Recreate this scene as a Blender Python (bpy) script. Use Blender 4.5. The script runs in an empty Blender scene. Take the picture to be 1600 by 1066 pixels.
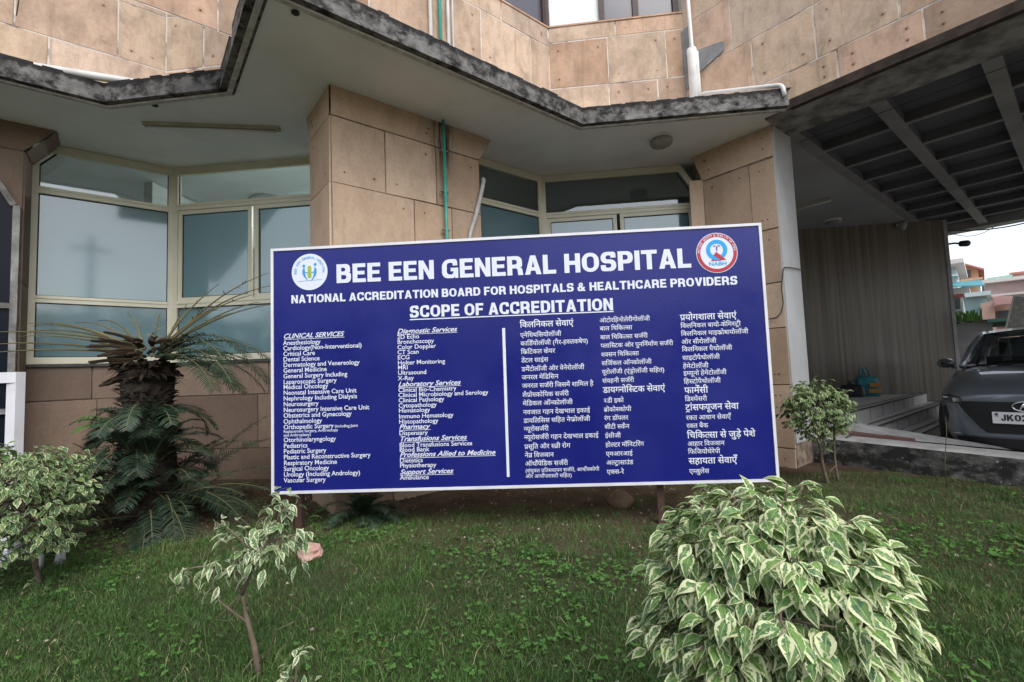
import bpy, bmesh, math, random
import numpy as np
from mathutils import Matrix, Vector, geometry

S = bpy.context.scene
C = S.collection
rad = math.radians

# ---------------------------------------------------------------- camera, sky, sun, exposure
CAM_YAW, CAM_PITCH, CAM_ROLL, CAM_H = rad(6.095), rad(3.735), rad(-2.084), 1.15
cam = bpy.data.cameras.new("camera")
cam.sensor_width = 36.0
cam.lens = 733.08 / 1600 * 36
cam.clip_start, cam.clip_end = 0.05, 600
camo = bpy.data.objects.new("camera", cam)
C.objects.link(camo)
fw = Vector((-math.sin(CAM_YAW) * math.cos(CAM_PITCH), math.cos(CAM_YAW) * math.cos(CAM_PITCH), math.sin(CAM_PITCH)))
rt0 = Vector((math.cos(CAM_YAW), math.sin(CAM_YAW), 0))
up0 = rt0.cross(fw)
rt = rt0 * math.cos(CAM_ROLL) + up0 * math.sin(CAM_ROLL)
up = -rt0 * math.sin(CAM_ROLL) + up0 * math.cos(CAM_ROLL)
camo.matrix_world = Matrix(((rt.x, up.x, -fw.x, 0), (rt.y, up.y, -fw.y, 0), (rt.z, up.z, -fw.z, CAM_H), (0, 0, 0, 1)))
S.camera = camo

SUN_EL, SUN_AZ = rad(50), rad(150)          # azimuth measured clockwise from +Y: sun stands behind the camera, to the right
world = bpy.data.worlds.new("World")
S.world = world
world.use_nodes = True
wn = world.node_tree
bg = wn.nodes["Background"]
sky = wn.nodes.new("ShaderNodeTexSky")
sky.sky_type = 'NISHITA'
sky.sun_disc = False
sky.sun_elevation = SUN_EL
sky.sun_rotation = SUN_AZ
sky.air_density, sky.dust_density, sky.ozone_density = 1.0, 2.0, 1.0
hs = wn.nodes.new("ShaderNodeHueSaturation")
hs.inputs["Saturation"].default_value = 0.32
wn.links.new(sky.outputs[0], hs.inputs["Color"])
wn.links.new(hs.outputs[0], bg.inputs[0])
bg.inputs[1].default_value = 0.15
sun = bpy.data.lights.new("sun", 'SUN')
sun.energy, sun.angle, sun.color = 0.9, rad(40), (1.0, 0.96, 0.90)
suno = bpy.data.objects.new("sun", sun)
C.objects.link(suno)
sd = Vector((math.sin(SUN_AZ) * math.cos(SUN_EL), math.cos(SUN_AZ) * math.cos(SUN_EL), math.sin(SUN_EL)))
suno.rotation_euler = sd.to_track_quat('Z', 'Y').to_euler()
S.view_settings.view_transform = 'Standard'
S.view_settings.look = 'None'
S.view_settings.exposure = 0.95
S.view_settings.gamma = 1.0
S.view_settings.use_curve_mapping = False
S.cycles.max_bounces = 8
S.cycles.transparent_max_bounces = 12

# ---------------------------------------------------------------- helpers
class MB:
    """collects faces; build() links them as one mesh object"""
    def __init__(s):
        s.v, s.f, s.m, s.uv, s.uv2, s.col = [], [], [], [], [], []

    def face(s, pts, m=0, uv=None, uv2=None, col=None):
        b = len(s.v)
        s.v += [tuple(p) for p in pts]
        s.f.append(tuple(range(b, b + len(pts))))
        s.m.append(m)
        s.uv.append(uv)
        s.uv2.append(uv2)
        s.col.append(col)

    def mesh(s, verts, faces, m=0, col=None):
        b = len(s.v)
        s.v += [tuple(p) for p in verts]
        for f in faces:
            s.f.append(tuple(i + b for i in f))
            s.m.append(m); s.uv.append(None); s.uv2.append(None); s.col.append(col)

    def box(s, c, size, rz=0.0, m=0):
        cx, cy, cz = c
        a, b, h = size[0] / 2, size[1] / 2, size[2] / 2
        co, si = math.cos(rz), math.sin(rz)
        P = []
        for z in (-h, h):
            for x, y in ((-a, -b), (a, -b), (a, b), (-a, b)):
                P.append((cx + x * co - y * si, cy + x * si + y * co, cz + z))
        s.mesh(P, [(3, 2, 1, 0), (4, 5, 6, 7), (0, 1, 5, 4), (1, 2, 6, 5), (2, 3, 7, 6), (3, 0, 4, 7)], m)

    def prism(s, poly, z0, z1, m=0, top=None):
        """plan polygon (counter-clockwise) raised from z0 to z1; top = other plan polygon for a flare"""
        n = len(poly)
        t = top or poly
        za = z0 if isinstance(z0, (list, tuple)) else [z0] * n
        zb = z1 if isinstance(z1, (list, tuple)) else [z1] * n
        P = [(p[0], p[1], z) for p, z in zip(poly, za)] + [(p[0], p[1], z) for p, z in zip(t, zb)]
        F = [tuple(range(n - 1, -1, -1)), tuple(range(n, 2 * n))]
        F += [(i, (i + 1) % n, (i + 1) % n + n, i + n) for i in range(n)]
        s.mesh(P, F, m)

    def bar(s, p, q, w, d, nrm, m=0):
        """straight bar p-q, width w in the plane, depth d along nrm (starting at the plane, going outwards)"""
        p, q, n = Vector(p), Vector(q), Vector(nrm).normalized()
        t = (q - p).normalized()
        e = t.cross(n).normalized() * (w / 2)
        o = n * d
        P = [p - e, q - e, q + e, p + e, p - e + o, q - e + o, q + e + o, p + e + o]
        s.mesh(P, [(3, 2, 1, 0), (4, 5, 6, 7), (0, 1, 5, 4), (1, 2, 6, 5), (2, 3, 7, 6), (3, 0, 4, 7)], m)

    def tube(s, pts, r, n=8, m=0, cap=True, col=None):
        pts = [Vector(p) for p in pts]
        R = r if isinstance(r, (list, tuple)) else [r] * len(pts)
        V, F = [], []
        ref = None
        for i, p in enumerate(pts):
            t = (pts[min(i + 1, len(pts) - 1)] - pts[max(i - 1, 0)])
            if t.length < 1e-9: t = Vector((0, 0, 1))
            t.normalize()
            if ref is None:
                ref = Vector((0, 0, 1)) if abs(t.z) < .9 else Vector((1, 0, 0))
            a = (ref - t * ref.dot(t)).normalized()
            ref = a
            b = t.cross(a)
            for k in range(n):
                an = 2 * math.pi * k / n
                V.append(p + (a * math.cos(an) + b * math.sin(an)) * R[i])
        for i in range(len(pts) - 1):
            for k in range(n):
                F.append((i * n + k, i * n + (k + 1) % n, (i + 1) * n + (k + 1) % n, (i + 1) * n + k))
        if cap:
            F.append(tuple(range(n - 1, -1, -1)))
            F.append(tuple(range((len(pts) - 1) * n, len(pts) * n)))
        s.mesh(V, F, m, col)

    def lathe(s, c, prof, n=24, m=0, axis='z'):
        V, F = [], []
        for r, h in prof:
            for k in range(n):
                a = 2 * math.pi * k / n
                x, y = r * math.cos(a), r * math.sin(a)
                if axis == 'z': V.append((c[0] + x, c[1] + y, c[2] + h))
                elif axis == 'x': V.append((c[0] + h, c[1] + x, c[2] + y))
                else: V.append((c[0] + x, c[1] + h, c[2] + y))
        for i in range(len(prof) - 1):
            for k in range(n):
                F.append((i * n + k, i * n + (k + 1) % n, (i + 1) * n + (k + 1) % n, (i + 1) * n + k))
        F.append(tuple(range(n - 1, -1, -1)))
        F.append(tuple(range((len(prof) - 1) * n, len(prof) * n)))
        s.mesh(V, F, m)

    def build(s, name, mats, parent=None, smooth=False):
        me = bpy.data.meshes.new(name)
        me.from_pydata(s.v, [], s.f)
        if not isinstance(mats, (list, tuple)): mats = [mats]
        for mt in mats: me.materials.append(mt)
        me.polygons.foreach_set("material_index", s.m)
        if smooth: me.polygons.foreach_set("use_smooth", [True] * len(s.f))
        if any(u is not None for u in s.uv):
            a = me.uv_layers.new(name="UVMap"); b = me.uv_layers.new(name="size")
            ua, ub = [], []
            for f, u, w in zip(s.f, s.uv, s.uv2):
                for i in range(len(f)):
                    ua += list(u[i]) if u else [0.0, 0.0]
                    ub += list(w) if w else [1.0, 1.0]
            a.data.foreach_set("uv", ua); b.data.foreach_set("uv", ub)
        if any(c is not None for c in s.col):
            ca = me.color_attributes.new(name="tone", type='FLOAT_COLOR', domain='CORNER')
            cc = []
            for f, c in zip(s.f, s.col):
                cc += list((c or (0.5, 0.5, 0.5)) + (1.0,)) * len(f)
            ca.data.foreach_set("color", cc)
        me.update()
        return link(name, me, parent)

def link(name, data, parent=None):
    o = bpy.data.objects.new(name, data)
    C.objects.link(o)
    if parent is not None:
        o.parent = parent
        o.matrix_parent_inverse = Matrix.Translation(-base_of(parent))
    return o

BASES = {}
def base_of(o):
    return BASES.get(o.name, Vector((0, 0, 0)))

def tag(o, label, cat, group=None, kind=None):
    if label: o["label"] = label
    if cat: o["category"] = cat
    if group: o["group"] = group
    if kind: o["kind"] = kind
    return o

def thing(name, label, cat, loc=(0, 0, 0), group=None):
    o = bpy.data.objects.new(name, None)
    o.empty_display_size = 0.2
    C.objects.link(o)
    o.location = loc
    BASES[o.name] = Vector(loc)
    return tag(o, label, cat, group)

def struct(name, mb, mats, smooth=False):
    return tag(mb.build(name, mats, None, smooth), None, None, None, "structure")

# ---------------------------------------------------------------- materials
def new_mat(name, col=(.5, .5, .5), rough=.7, metal=0.0, spec=.4):
    m = bpy.data.materials.new(name)
    m.use_nodes = True
    b = m.node_tree.nodes["Principled BSDF"]
    b.inputs["Base Color"].default_value = (*col, 1)
    b.inputs["Roughness"].default_value = rough
    b.inputs["Metallic"].default_value = metal
    b.inputs["Specular IOR Level"].default_value = spec
    return m, m.node_tree, b

def coords(nt, kind="Object", scale=(1, 1, 1)):
    t = nt.nodes.new("ShaderNodeTexCoord")
    mp = nt.nodes.new("ShaderNodeMapping")
    mp.inputs["Scale"].default_value = scale
    nt.links.new(t.outputs[kind], mp.inputs[0])
    return mp.outputs[0]

def noise(nt, vec, scale=5.0, detail=4.0, rough=.55, dist=0.0):
    n = nt.nodes.new("ShaderNodeTexNoise")
    n.inputs["Scale"].default_value = scale
    n.inputs["Detail"].default_value = detail
    n.inputs["Roughness"].default_value = rough
    n.inputs["Distortion"].default_value = dist
    nt.links.new(vec, n.inputs["Vector"])
    return n.outputs[0]

def ramp(nt, fac, stops, interp='LINEAR'):
    r = nt.nodes.new("ShaderNodeValToRGB")
    r.color_ramp.interpolation = interp
    els = r.color_ramp.elements
    while len(els) < len(stops): els.new(0.5)
    for e, (p, c) in zip(els, stops):
        e.position = p
        e.color = (*c, 1) if len(c) == 3 else c
    nt.links.new(fac, r.inputs[0])
    return r.outputs[0]

def gray(a): return (a, a, a)

def mixc(nt, fac, a, b, blend='MIX'):
    n = nt.nodes.new("ShaderNodeMix")
    n.data_type = 'RGBA'
    n.blend_type = blend
    for sock, val in ((n.inputs[0], fac), (n.inputs[6], a), (n.inputs[7], b)):
        if isinstance(val, (int, float)): sock.default_value = val
        elif isinstance(val, tuple): sock.default_value = (*val, 1)
        else: nt.links.new(val, sock)
    return n.outputs[2]

def mth(nt, op, a, b=None, c=None):
    n = nt.nodes.new("ShaderNodeMath")
    n.operation = op
    for i, val in enumerate((a, b, c)):
        if val is None: continue
        if isinstance(val, (int, float)): n.inputs[i].default_value = val
        else: nt.links.new(val, n.inputs[i])
    return n.outputs[0]

def bump(nt, b, h, strength=.3, dist=.01):
    n = nt.nodes.new("ShaderNodeBump")
    n.inputs["Strength"].default_value = strength
    n.inputs["Distance"].default_value = dist
    nt.links.new(h, n.inputs["Height"])
    nt.links.new(n.outputs[0], b.inputs["Normal"])

def attr(nt, name):
    a = nt.nodes.new("ShaderNodeAttribute")
    a.attribute_name = name
    return a

def sep(nt, v):
    n = nt.nodes.new("ShaderNodeSeparateXYZ")
    nt.links.new(v, n.inputs[0])
    return n.outputs

def varied(name, c0, c1, scale=6, rough=.7, bstr=.15, bscale=60, metal=0.0, spec=.4, lo=.35, hi=.65, detail=5, stretch=(1, 1, 1)):
    m, nt, b = new_mat(name, c0, rough, metal, spec)
    v = coords(nt, scale=stretch)
    n = noise(nt, v, scale, detail)
    nt.links.new(ramp(nt, n, [(lo, c0), (hi, c1)]), b.inputs["Base Color"])
    if bstr: bump(nt, b, noise(nt, v, bscale, 4), bstr, .006)
    return m

def stone_mat(name, cols, stain=.5, pins=True, rust=False, leak=None):
    m, nt, b = new_mat(name, cols[0], .82, 0, .25)
    at = attr(nt, "tone")
    so = nt.nodes.new("ShaderNodeSeparateColor")
    nt.links.new(at.outputs["Color"], so.inputs[0])
    n = len(cols)
    base = ramp(nt, so.outputs[0], [(i / (n - 1), c) for i, c in enumerate(cols)])
    base = mixc(nt, 1.0, base, ramp(nt, so.outputs[1], [(0, gray(.74)), (.5, gray(1.0)), (1, gray(1.14))]), 'MULTIPLY')
    v = coords(nt)
    big = noise(nt, v, 1.7, 6, .6, .6)
    base = mixc(nt, ramp(nt, big, [(.40, gray(0)), (.62, gray(.38))]), base, (cols[-1][0] * 1.06, cols[-1][1] * 1.05, cols[-1][2] * 1.04))
    md = noise(nt, coords(nt, scale=(1, 1, .6)), 5.0, 8, .68, .25)
    base = mixc(nt, ramp(nt, md, [(.42, gray(.0)), (.68, gray(.75 * stain))]), base, (.20, .145, .105))
    fine = noise(nt, v, 38, 5, .7)
    base = mixc(nt, .30, base, ramp(nt, fine, [(.3, gray(.55)), (.7, gray(1.15))]), 'MULTIPLY')
    # run-down stains in vertical streaks
    st = noise(nt, coords(nt, scale=(9, 9, .55)), 1.6, 4, .6)
    base = mixc(nt, ramp(nt, st, [(.58, gray(0)), (.75, gray(.55 * stain))]), base, (.16, .115, .085))
    if leak:
        o_ = sep(nt, v)
        dxl = mth(nt, 'ABSOLUTE', mth(nt, 'SUBTRACT', o_[0], leak))
        mk = mth(nt, 'MULTIPLY', ramp(nt, dxl, [(.03, gray(1)), (.13, gray(0))]), ramp(nt, mth(nt, 'SUBTRACT', o_[2], 2.9), [(.15, gray(0)), (.62, gray(1))]))
        sn = noise(nt, coords(nt, scale=(22, 22, 1.6)), 1.5, 5, .65)
        mk = mth(nt, 'MULTIPLY', mk, ramp(nt, sn, [(.36, gray(0)), (.55, gray(1))]))
        base = mixc(nt, mk, base, (.022, .019, .017))
    if pins:
        uv = nt.nodes.new("ShaderNodeUVMap"); uv.uv_map = "UVMap"
        sz = nt.nodes.new("ShaderNodeUVMap"); sz.uv_map = "size"
        u, w = sep(nt, uv.outputs[0]), sep(nt, sz.outputs[0])
        dx = mth(nt, 'ABSOLUTE', mth(nt, 'SUBTRACT', mth(nt, 'ABSOLUTE', mth(nt, 'SUBTRACT', u[0], mth(nt, 'MULTIPLY', w[0], .5))), mth(nt, 'SUBTRACT', mth(nt, 'MULTIPLY', w[0], .5), .11)))
        vv = mth(nt, 'SUBTRACT', mth(nt, 'ABSOLUTE', mth(nt, 'SUBTRACT', u[1], mth(nt, 'MULTIPLY', w[1], .5))), mth(nt, 'SUBTRACT', mth(nt, 'MULTIPLY', w[1], .5), .11))
        d = mth(nt, 'SQRT', mth(nt, 'ADD', mth(nt, 'MULTIPLY', dx, dx), mth(nt, 'MULTIPLY', vv, vv)))
        rnd = noise(nt, v, 2.3, 1)
        keep = mth(nt, 'GREATER_THAN', rnd, .50)
        dot = mth(nt, 'MULTIPLY', ramp(nt, d, [(.006, gray(1)), (.011, gray(0))]), keep)
        halo = mth(nt, 'MULTIPLY', ramp(nt, d, [(.008, gray(.45)), (.032, gray(0))]), mth(nt, 'GREATER_THAN', rnd, .62 if not rust else .5))
        base = mixc(nt, halo, base, (.22, .085, .04))
        base = mixc(nt, dot, base, (.045, .028, .02))
    nt.links.new(base, b.inputs["Base Color"])
    h = mixc(nt, .5, md, fine)
    bump(nt, b, h, .35, .008)
    return m

M = {}
M['stone_up'] = stone_mat("sandstone_upper", [(.37, .23, .15), (.51, .385, .28), (.61, .475, .365), (.53, .325, .225), (.63, .525, .43), (.43, .315, .23), (.59, .425, .325)], .75, True, True)
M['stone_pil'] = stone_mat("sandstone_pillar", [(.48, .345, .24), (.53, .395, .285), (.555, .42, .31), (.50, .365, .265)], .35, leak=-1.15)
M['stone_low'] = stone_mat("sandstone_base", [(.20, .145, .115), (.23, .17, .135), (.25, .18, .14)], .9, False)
M['mortar'] = varied("mortar", (.62, .57, .53), (.20, .165, .14), 5, .9, .3, 40, lo=.50, hi=.66)
M['mortar_dark'] = varied("mortar_dark", (.34, .27, .21), (.12, .09, .07), 9, .9, .3, 40, lo=.4, hi=.62)
M['soffit'] = varied("soffit_paint", (.845, .865, .875), (.76, .775, .785), 1.3, .75, .1, 25, lo=.3, hi=.7)
def damp(m):
    nt = m.node_tree; b = nt.nodes["Principled BSDF"]
    old = b.inputs["Base Color"].links[0].from_socket
    v = coords(nt)
    st = ramp(nt, noise(nt, v, 1.1, 8, .7), [(.50, gray(0)), (.75, gray(.30))])
    c = mixc(nt, st, old, (.46, .44, .39))
    nt.links.new(c, b.inputs["Base Color"])
damp(M['soffit'])
M['drip'] = varied("drip_edge_paint", (.60, .585, .55), (.38, .365, .34), 14, .7, .1, 40)

def fascia_mat():
    m, nt, b = new_mat("mouldy_concrete", (.3, .3, .3), .9, 0, .2)
    v = coords(nt)
    g = ramp(nt, noise(nt, v, 9, 6), [(.3, (.115, .11, .108)), (.7, (.25, .245, .24))])
    k = noise(nt, coords(nt, scale=(1, 1, 1.3)), 6.5, 10, .74, .1)
    col = mixc(nt, ramp(nt, k, [(.44, gray(0)), (.60, gray(1))]), g, (.022, .021, .021))
    sx = sep(nt, coords(nt))
    topd = mth(nt, 'ADD', ramp(nt, mth(nt, 'MULTIPLY', mth(nt, 'SUBTRACT', sx[2], 3.78), 5.9), [(.45, gray(0)), (1.0, gray(.5))]), mth(nt, 'MULTIPLY', noise(nt, v, 13, 5), .8))
    col = mixc(nt, ramp(nt, topd, [(.62, gray(0)), (.78, gray(.9))]), col, (.02, .019, .02))
    nt.links.new(col, b.inputs["Base Color"])
    bump(nt, b, noise(nt, v, 34, 6, .7), .6, .012)
    return m
M['fascia'] = fascia_mat()
M['beam'] = varied("beam_concrete", (.33, .325, .32), (.13, .125, .12), 5.5, .9, .3, 30, stretch=(1, 1, 1), lo=.38, hi=.62)
M['rust_edge'] = varied("stained_edge", (.055, .038, .028), (.02, .015, .012), 8, .9, .2)
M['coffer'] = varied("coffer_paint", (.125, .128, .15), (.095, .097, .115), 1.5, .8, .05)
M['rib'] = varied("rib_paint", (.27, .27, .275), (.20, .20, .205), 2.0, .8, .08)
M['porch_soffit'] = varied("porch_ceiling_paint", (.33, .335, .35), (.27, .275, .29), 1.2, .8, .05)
M['plaster'] = varied("white_plaster", (.50, .51, .525), (.39, .39, .395), 2.5, .8, .12, 30, stretch=(1, 1, .4), lo=.35, hi=.7)
M['cement'] = varied("cement_patch", (.27, .275, .285), (.20, .205, .215), 8, .9, .25)
M['frame'] = varied("cream_aluminium", (.68, .66, .53), (.61, .59, .46), 3, .42, .02, 40)
M['gasket'] = new_mat("black_gasket", (.015, .017, .018), .6)[0]
M['granite'] = varied("dark_granite", (.05, .048, .047), (.09, .085, .082), 30, .35, .05)
M['room'] = varied("room_paint", (.70, .72, .70), (.64, .66, .64), 1, .8, .0)
M['dark_wood'] = varied("dark_window_frame", (.06, .035, .032), (.035, .02, .02), 20, .5, .1)
M['panel_white'] = new_mat("white_curtain_panel", (.70, .73, .76), .6)[0]
M['pvc'] = varied("white_pvc", (.74, .74, .735), (.58, .57, .55), 6, .4, .03, lo=.4, hi=.75)
M['teal'] = varied("teal_pvc", (.055, .36, .29), (.045, .27, .22), 7, .4, .03)
M['flex'] = varied("grey_flexible_pipe", (.50, .50, .49), (.36, .35, .34), 12, .6, .1)
M['steel_white'] = varied("white_painted_steel", (.72, .72, .77), (.62, .62, .67), 4, .4, .03)
M['leg'] = varied("rusty_brown_steel", (.075, .035, .026), (.04, .022, .018), 14, .7, .2)

def frosted():
    m, nt, b = new_mat("frosted_film_glass", (.33, .43, .46), .13, 0, .75)
    v = coords(nt)
    nt.links.new(ramp(nt, noise(nt, v, .9, 3), [(.3, (.18, .275, .30)), (.7, (.235, .335, .36))]), b.inputs["Base Color"])
    nt.links.new(ramp(nt, noise(nt, v, 2.2, 4), [(.3, gray(.07)), (.7, gray(.20))]), b.inputs["Roughness"])
    tl = nt.nodes.new('ShaderNodeBsdfTranslucent'); tl.inputs[0].default_value = (.62, .72, .74, 1)
    mx = nt.nodes.new('ShaderNodeMixShader'); mx.inputs[0].default_value = .34
    nt.links.new(b.outputs[0], mx.inputs[1]); nt.links.new(tl.outputs[0], mx.inputs[2]); nt.links.new(mx.outputs[0], nt.nodes['Material Output'].inputs[0])
    b.inputs['Coat Weight'].default_value = 1.0; b.inputs['Coat IOR'].default_value = 2.1; b.inputs['Coat Tint'].default_value = (.80, .95, 1, 1); b.inputs['Coat Roughness'].default_value = .07
    bump(nt, b, noise(nt, v, 1.1, 2), .04, .02)
    return m
M['frost'] = frosted()

def clear(tint, refl, name):
    m = bpy.data.materials.new(name)
    m.use_nodes = True
    nt = m.node_tree
    nt.nodes.remove(nt.nodes["Principled BSDF"])
    out = nt.nodes["Material Output"]
    t = nt.nodes.new("ShaderNodeBsdfTransparent"); t.inputs[0].default_value = (*tint, 1)
    g = nt.nodes.new("ShaderNodeBsdfGlossy"); g.inputs["Roughness"].default_value = .02
    g.inputs[0].default_value = (.92, .97, 1, 1)
    fr = nt.nodes.new("ShaderNodeFresnel"); fr.inputs[0].default_value = 1.5
    mx = nt.nodes.new("ShaderNodeMixShader")
    nt.links.new(mth(nt, 'MINIMUM', mth(nt, 'ADD', mth(nt, 'MULTIPLY', fr.outputs[0], 1.6), refl), 1.0), mx.inputs[0])
    nt.links.new(t.outputs[0], mx.inputs[1])
    nt.links.new(g.outputs[0], mx.inputs[2])
    nt.links.new(mx.outputs[0], out.inputs[0])
    return m
M['glass'] = clear((.80, .88, .87), .09, "tinted_window_glass")
M['dark_glass'] = new_mat("dark_door_glass", (.008, .011, .018), .25, 0, .12)[0]
M['upper_glass'] = new_mat("upper_window_glass", (.085, .085, .11), .15, 0, .6)[0]

def marble():
    m, nt, b = new_mat("veined_marble", (.3, .28, .25), .32, 0, .4)
    w = noise(nt, coords(nt, scale=(7, 1, .10)), 2.2, 6, .62, .4)
    w2 = noise(nt, coords(nt, scale=(22, 1, .2)), 2.0, 4, .6)
    c = ramp(nt, w, [(.28, (.115, .095, .077)), (.48, (.165, .143, .12)), (.60, (.215, .192, .165)), (.75, (.13, .11, .09))])
    c = mixc(nt, .45, c, ramp(nt, w2, [(.3, gray(.5)), (.7, gray(1.1))]), 'MULTIPLY')
    sx = sep(nt, coords(nt))
    fx = mth(nt, 'FRACT', mth(nt, 'DIVIDE', sx[0], .62))
    c = mixc(nt, mth(nt, 'LESS_THAN', fx, .008), c, (.09, .08, .07))
    nt.links.new(c, b.inputs["Base Color"])
    return m
M['marble'] = marble()

def tread_mat():
    m, nt, b = new_mat("pale_step_tile", (.5, .48, .46), .35, 0, .4)
    v = coords(nt)
    nt.links.new(ramp(nt, noise(nt, v, 4, 5), [(.3, (.70, .685, .66)), (.7, (.56, .54, .515))]), b.inputs["Base Color"])
    return m
M['step'] = tread_mat()
M['concrete'] = varied("grey_concrete", (.36, .355, .36), (.25, .245, .245), 5, .9, .3, 40)
M['red_tile'] = varied("red_tile", (.15, .075, .062), (.11, .06, .05), 8, .7, .1)

def ledge_mat():
    m, nt, b = new_mat("blackened_ledge", (.2, .2, .2), .9, 0, .25)
    v = coords(nt)
    g = ramp(nt, noise(nt, v, 7, 7, .65), [(.3, (.12, .115, .11)), (.72, (.27, .26, .245))])
    k = noise(nt, coords(nt, scale=(1, 1, 1.6)), 4.0, 9, .70, .15)
    c = mixc(nt, ramp(nt, k, [(.46, gray(1)), (.66, gray(.1))]), g, (.022, .022, .021))
    ge = nt.nodes.new("ShaderNodeNewGeometry")
    nz = sep(nt, ge.outputs["Normal"])
    topc = ramp(nt, noise(nt, v, 6, 6), [(.3, (.26, .255, .25)), (.7, (.42, .415, .41))])
    c = mixc(nt, mth(nt, 'GREATER_THAN', nz[2], .5), c, topc)
    wh = noise(nt, v, 26, 5)
    c = mixc(nt, ramp(nt, wh, [(.66, gray(0)), (.72, gray(.6))]), c, (.5, .49, .47))
    nt.links.new(c, b.inputs["Base Color"])
    bump(nt, b, noise(nt, v, 30, 6, .7), .6, .012)
    return m
M['ledge'] = ledge_mat()

def soil_mat():
    m, nt, b = new_mat("lawn_soil", (.1, .07, .05), .95, 0, .15)
    v = coords(nt)
    a = ramp(nt, noise(nt, v, 3.0, 8, .65), [(.3, (.055, .038, .026)), (.55, (.115, .08, .055)), (.75, (.17, .125, .09))])
    sy = sep(nt, v)
    th = mth(nt, 'ADD', mth(nt, 'MULTIPLY', sy[1], -.55), mth(nt, 'ADD', 1.75, mth(nt, 'MULTIPLY', noise(nt, v, 1.4, 4), 1.2)))
    a = mixc(nt, ramp(nt, th, [(.55, gray(0)), (.95, gray(.85))]), a, (.055, .075, .028))
    k = ramp(nt, noise(nt, v, 55, 6, .7), [(.3, gray(.5)), (.7, gray(1.25))])
    nt.links.new(mixc(nt, .7, a, k, 'MULTIPLY'), b.inputs["Base Color"])
    bump(nt, b, noise(nt, v, 45, 7, .7), .9, .03)
    return m
M['soil'] = soil_mat()
M['ground'] = varied("dry_earth", (.20, .165, .13), (.27, .23, .185), .6, .95, .3, 8)
M['paving'] = varied("driveway_paving", (.30, .285, .265), (.22, .205, .19), 1.5, .85, .2, 30)
M['brick_stone'] = varied("pink_brick", (.42, .235, .185), (.50, .36, .30), 14, .9, .5, 40)
M['boulder'] = varied("brown_boulder", (.27, .175, .115), (.19, .125, .085), 9, .85, .4, 30)

# ---------------------------------------------------------------- lettering (built first, while the scene is small)
_fc = bpy.data.curves.new("lettering_source", 'FONT')
_fo = bpy.data.objects.new("lettering_source", _fc)
C.objects.link(_fo)
_fc.size = 1.0
_fc.resolution_u = 3
_cache = {}
def glyphs(txt, off=0.0, shear=0.0):
    key = (txt, off, shear)
    if key in _cache: return _cache[key]
    _fc.body, _fc.offset, _fc.shear = txt, off, shear
    bpy.context.view_layer.update()
    ev = _fo.evaluated_get(bpy.context.evaluated_depsgraph_get())
    me = ev.to_mesh()
    V = [(v.co.x, v.co.y) for v in me.vertices]
    F = [tuple(p.vertices) for p in me.polygons]
    ev.to_mesh_clear()
    _cache[key] = (V, F)
    return V, F

HAL = '\u094d'
MAT_AFTER = set('\u093e\u0940\u094b\u094c\u0949\u0941\u0942\u0943\u0947\u0948\u0902\u0901\u0945\u0903\u093c')
def is_c(ch): return '\u0915' <= ch <= '\u0939' or ch in '\u0958\u0959\u095a\u095b\u095c\u095d\u095e\u095f'
def clip_right(VF, x):
    V, F = VF
    bm = bmesh.new()
    vs = [bm.verts.new((a, b, 0)) for a, b in V]
    for f in F:
        try: bm.faces.new([vs[i] for i in f])
        except ValueError: pass
    bmesh.ops.bisect_plane(bm, geom=bm.verts[:] + bm.edges[:] + bm.faces[:], plane_co=(x, 0, 0), plane_no=(1, 0, 0), clear_outer=True)
    bm.verts.index_update()
    out = [(v.co.x, v.co.y) for v in bm.verts], [tuple(v.index for v in f.verts) for f in bm.faces]
    bm.free()
    return out
_adv = {}
def xmax(VF): return max((p[0] for p in VF[0]), default=0)
def advance(unit, off):
    if (unit, off) not in _adv:
        _adv[(unit, off)] = xmax(glyphs(unit + '\u0928', off)) - xmax(glyphs('\u0928', off))
    return _adv[(unit, off)]

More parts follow.
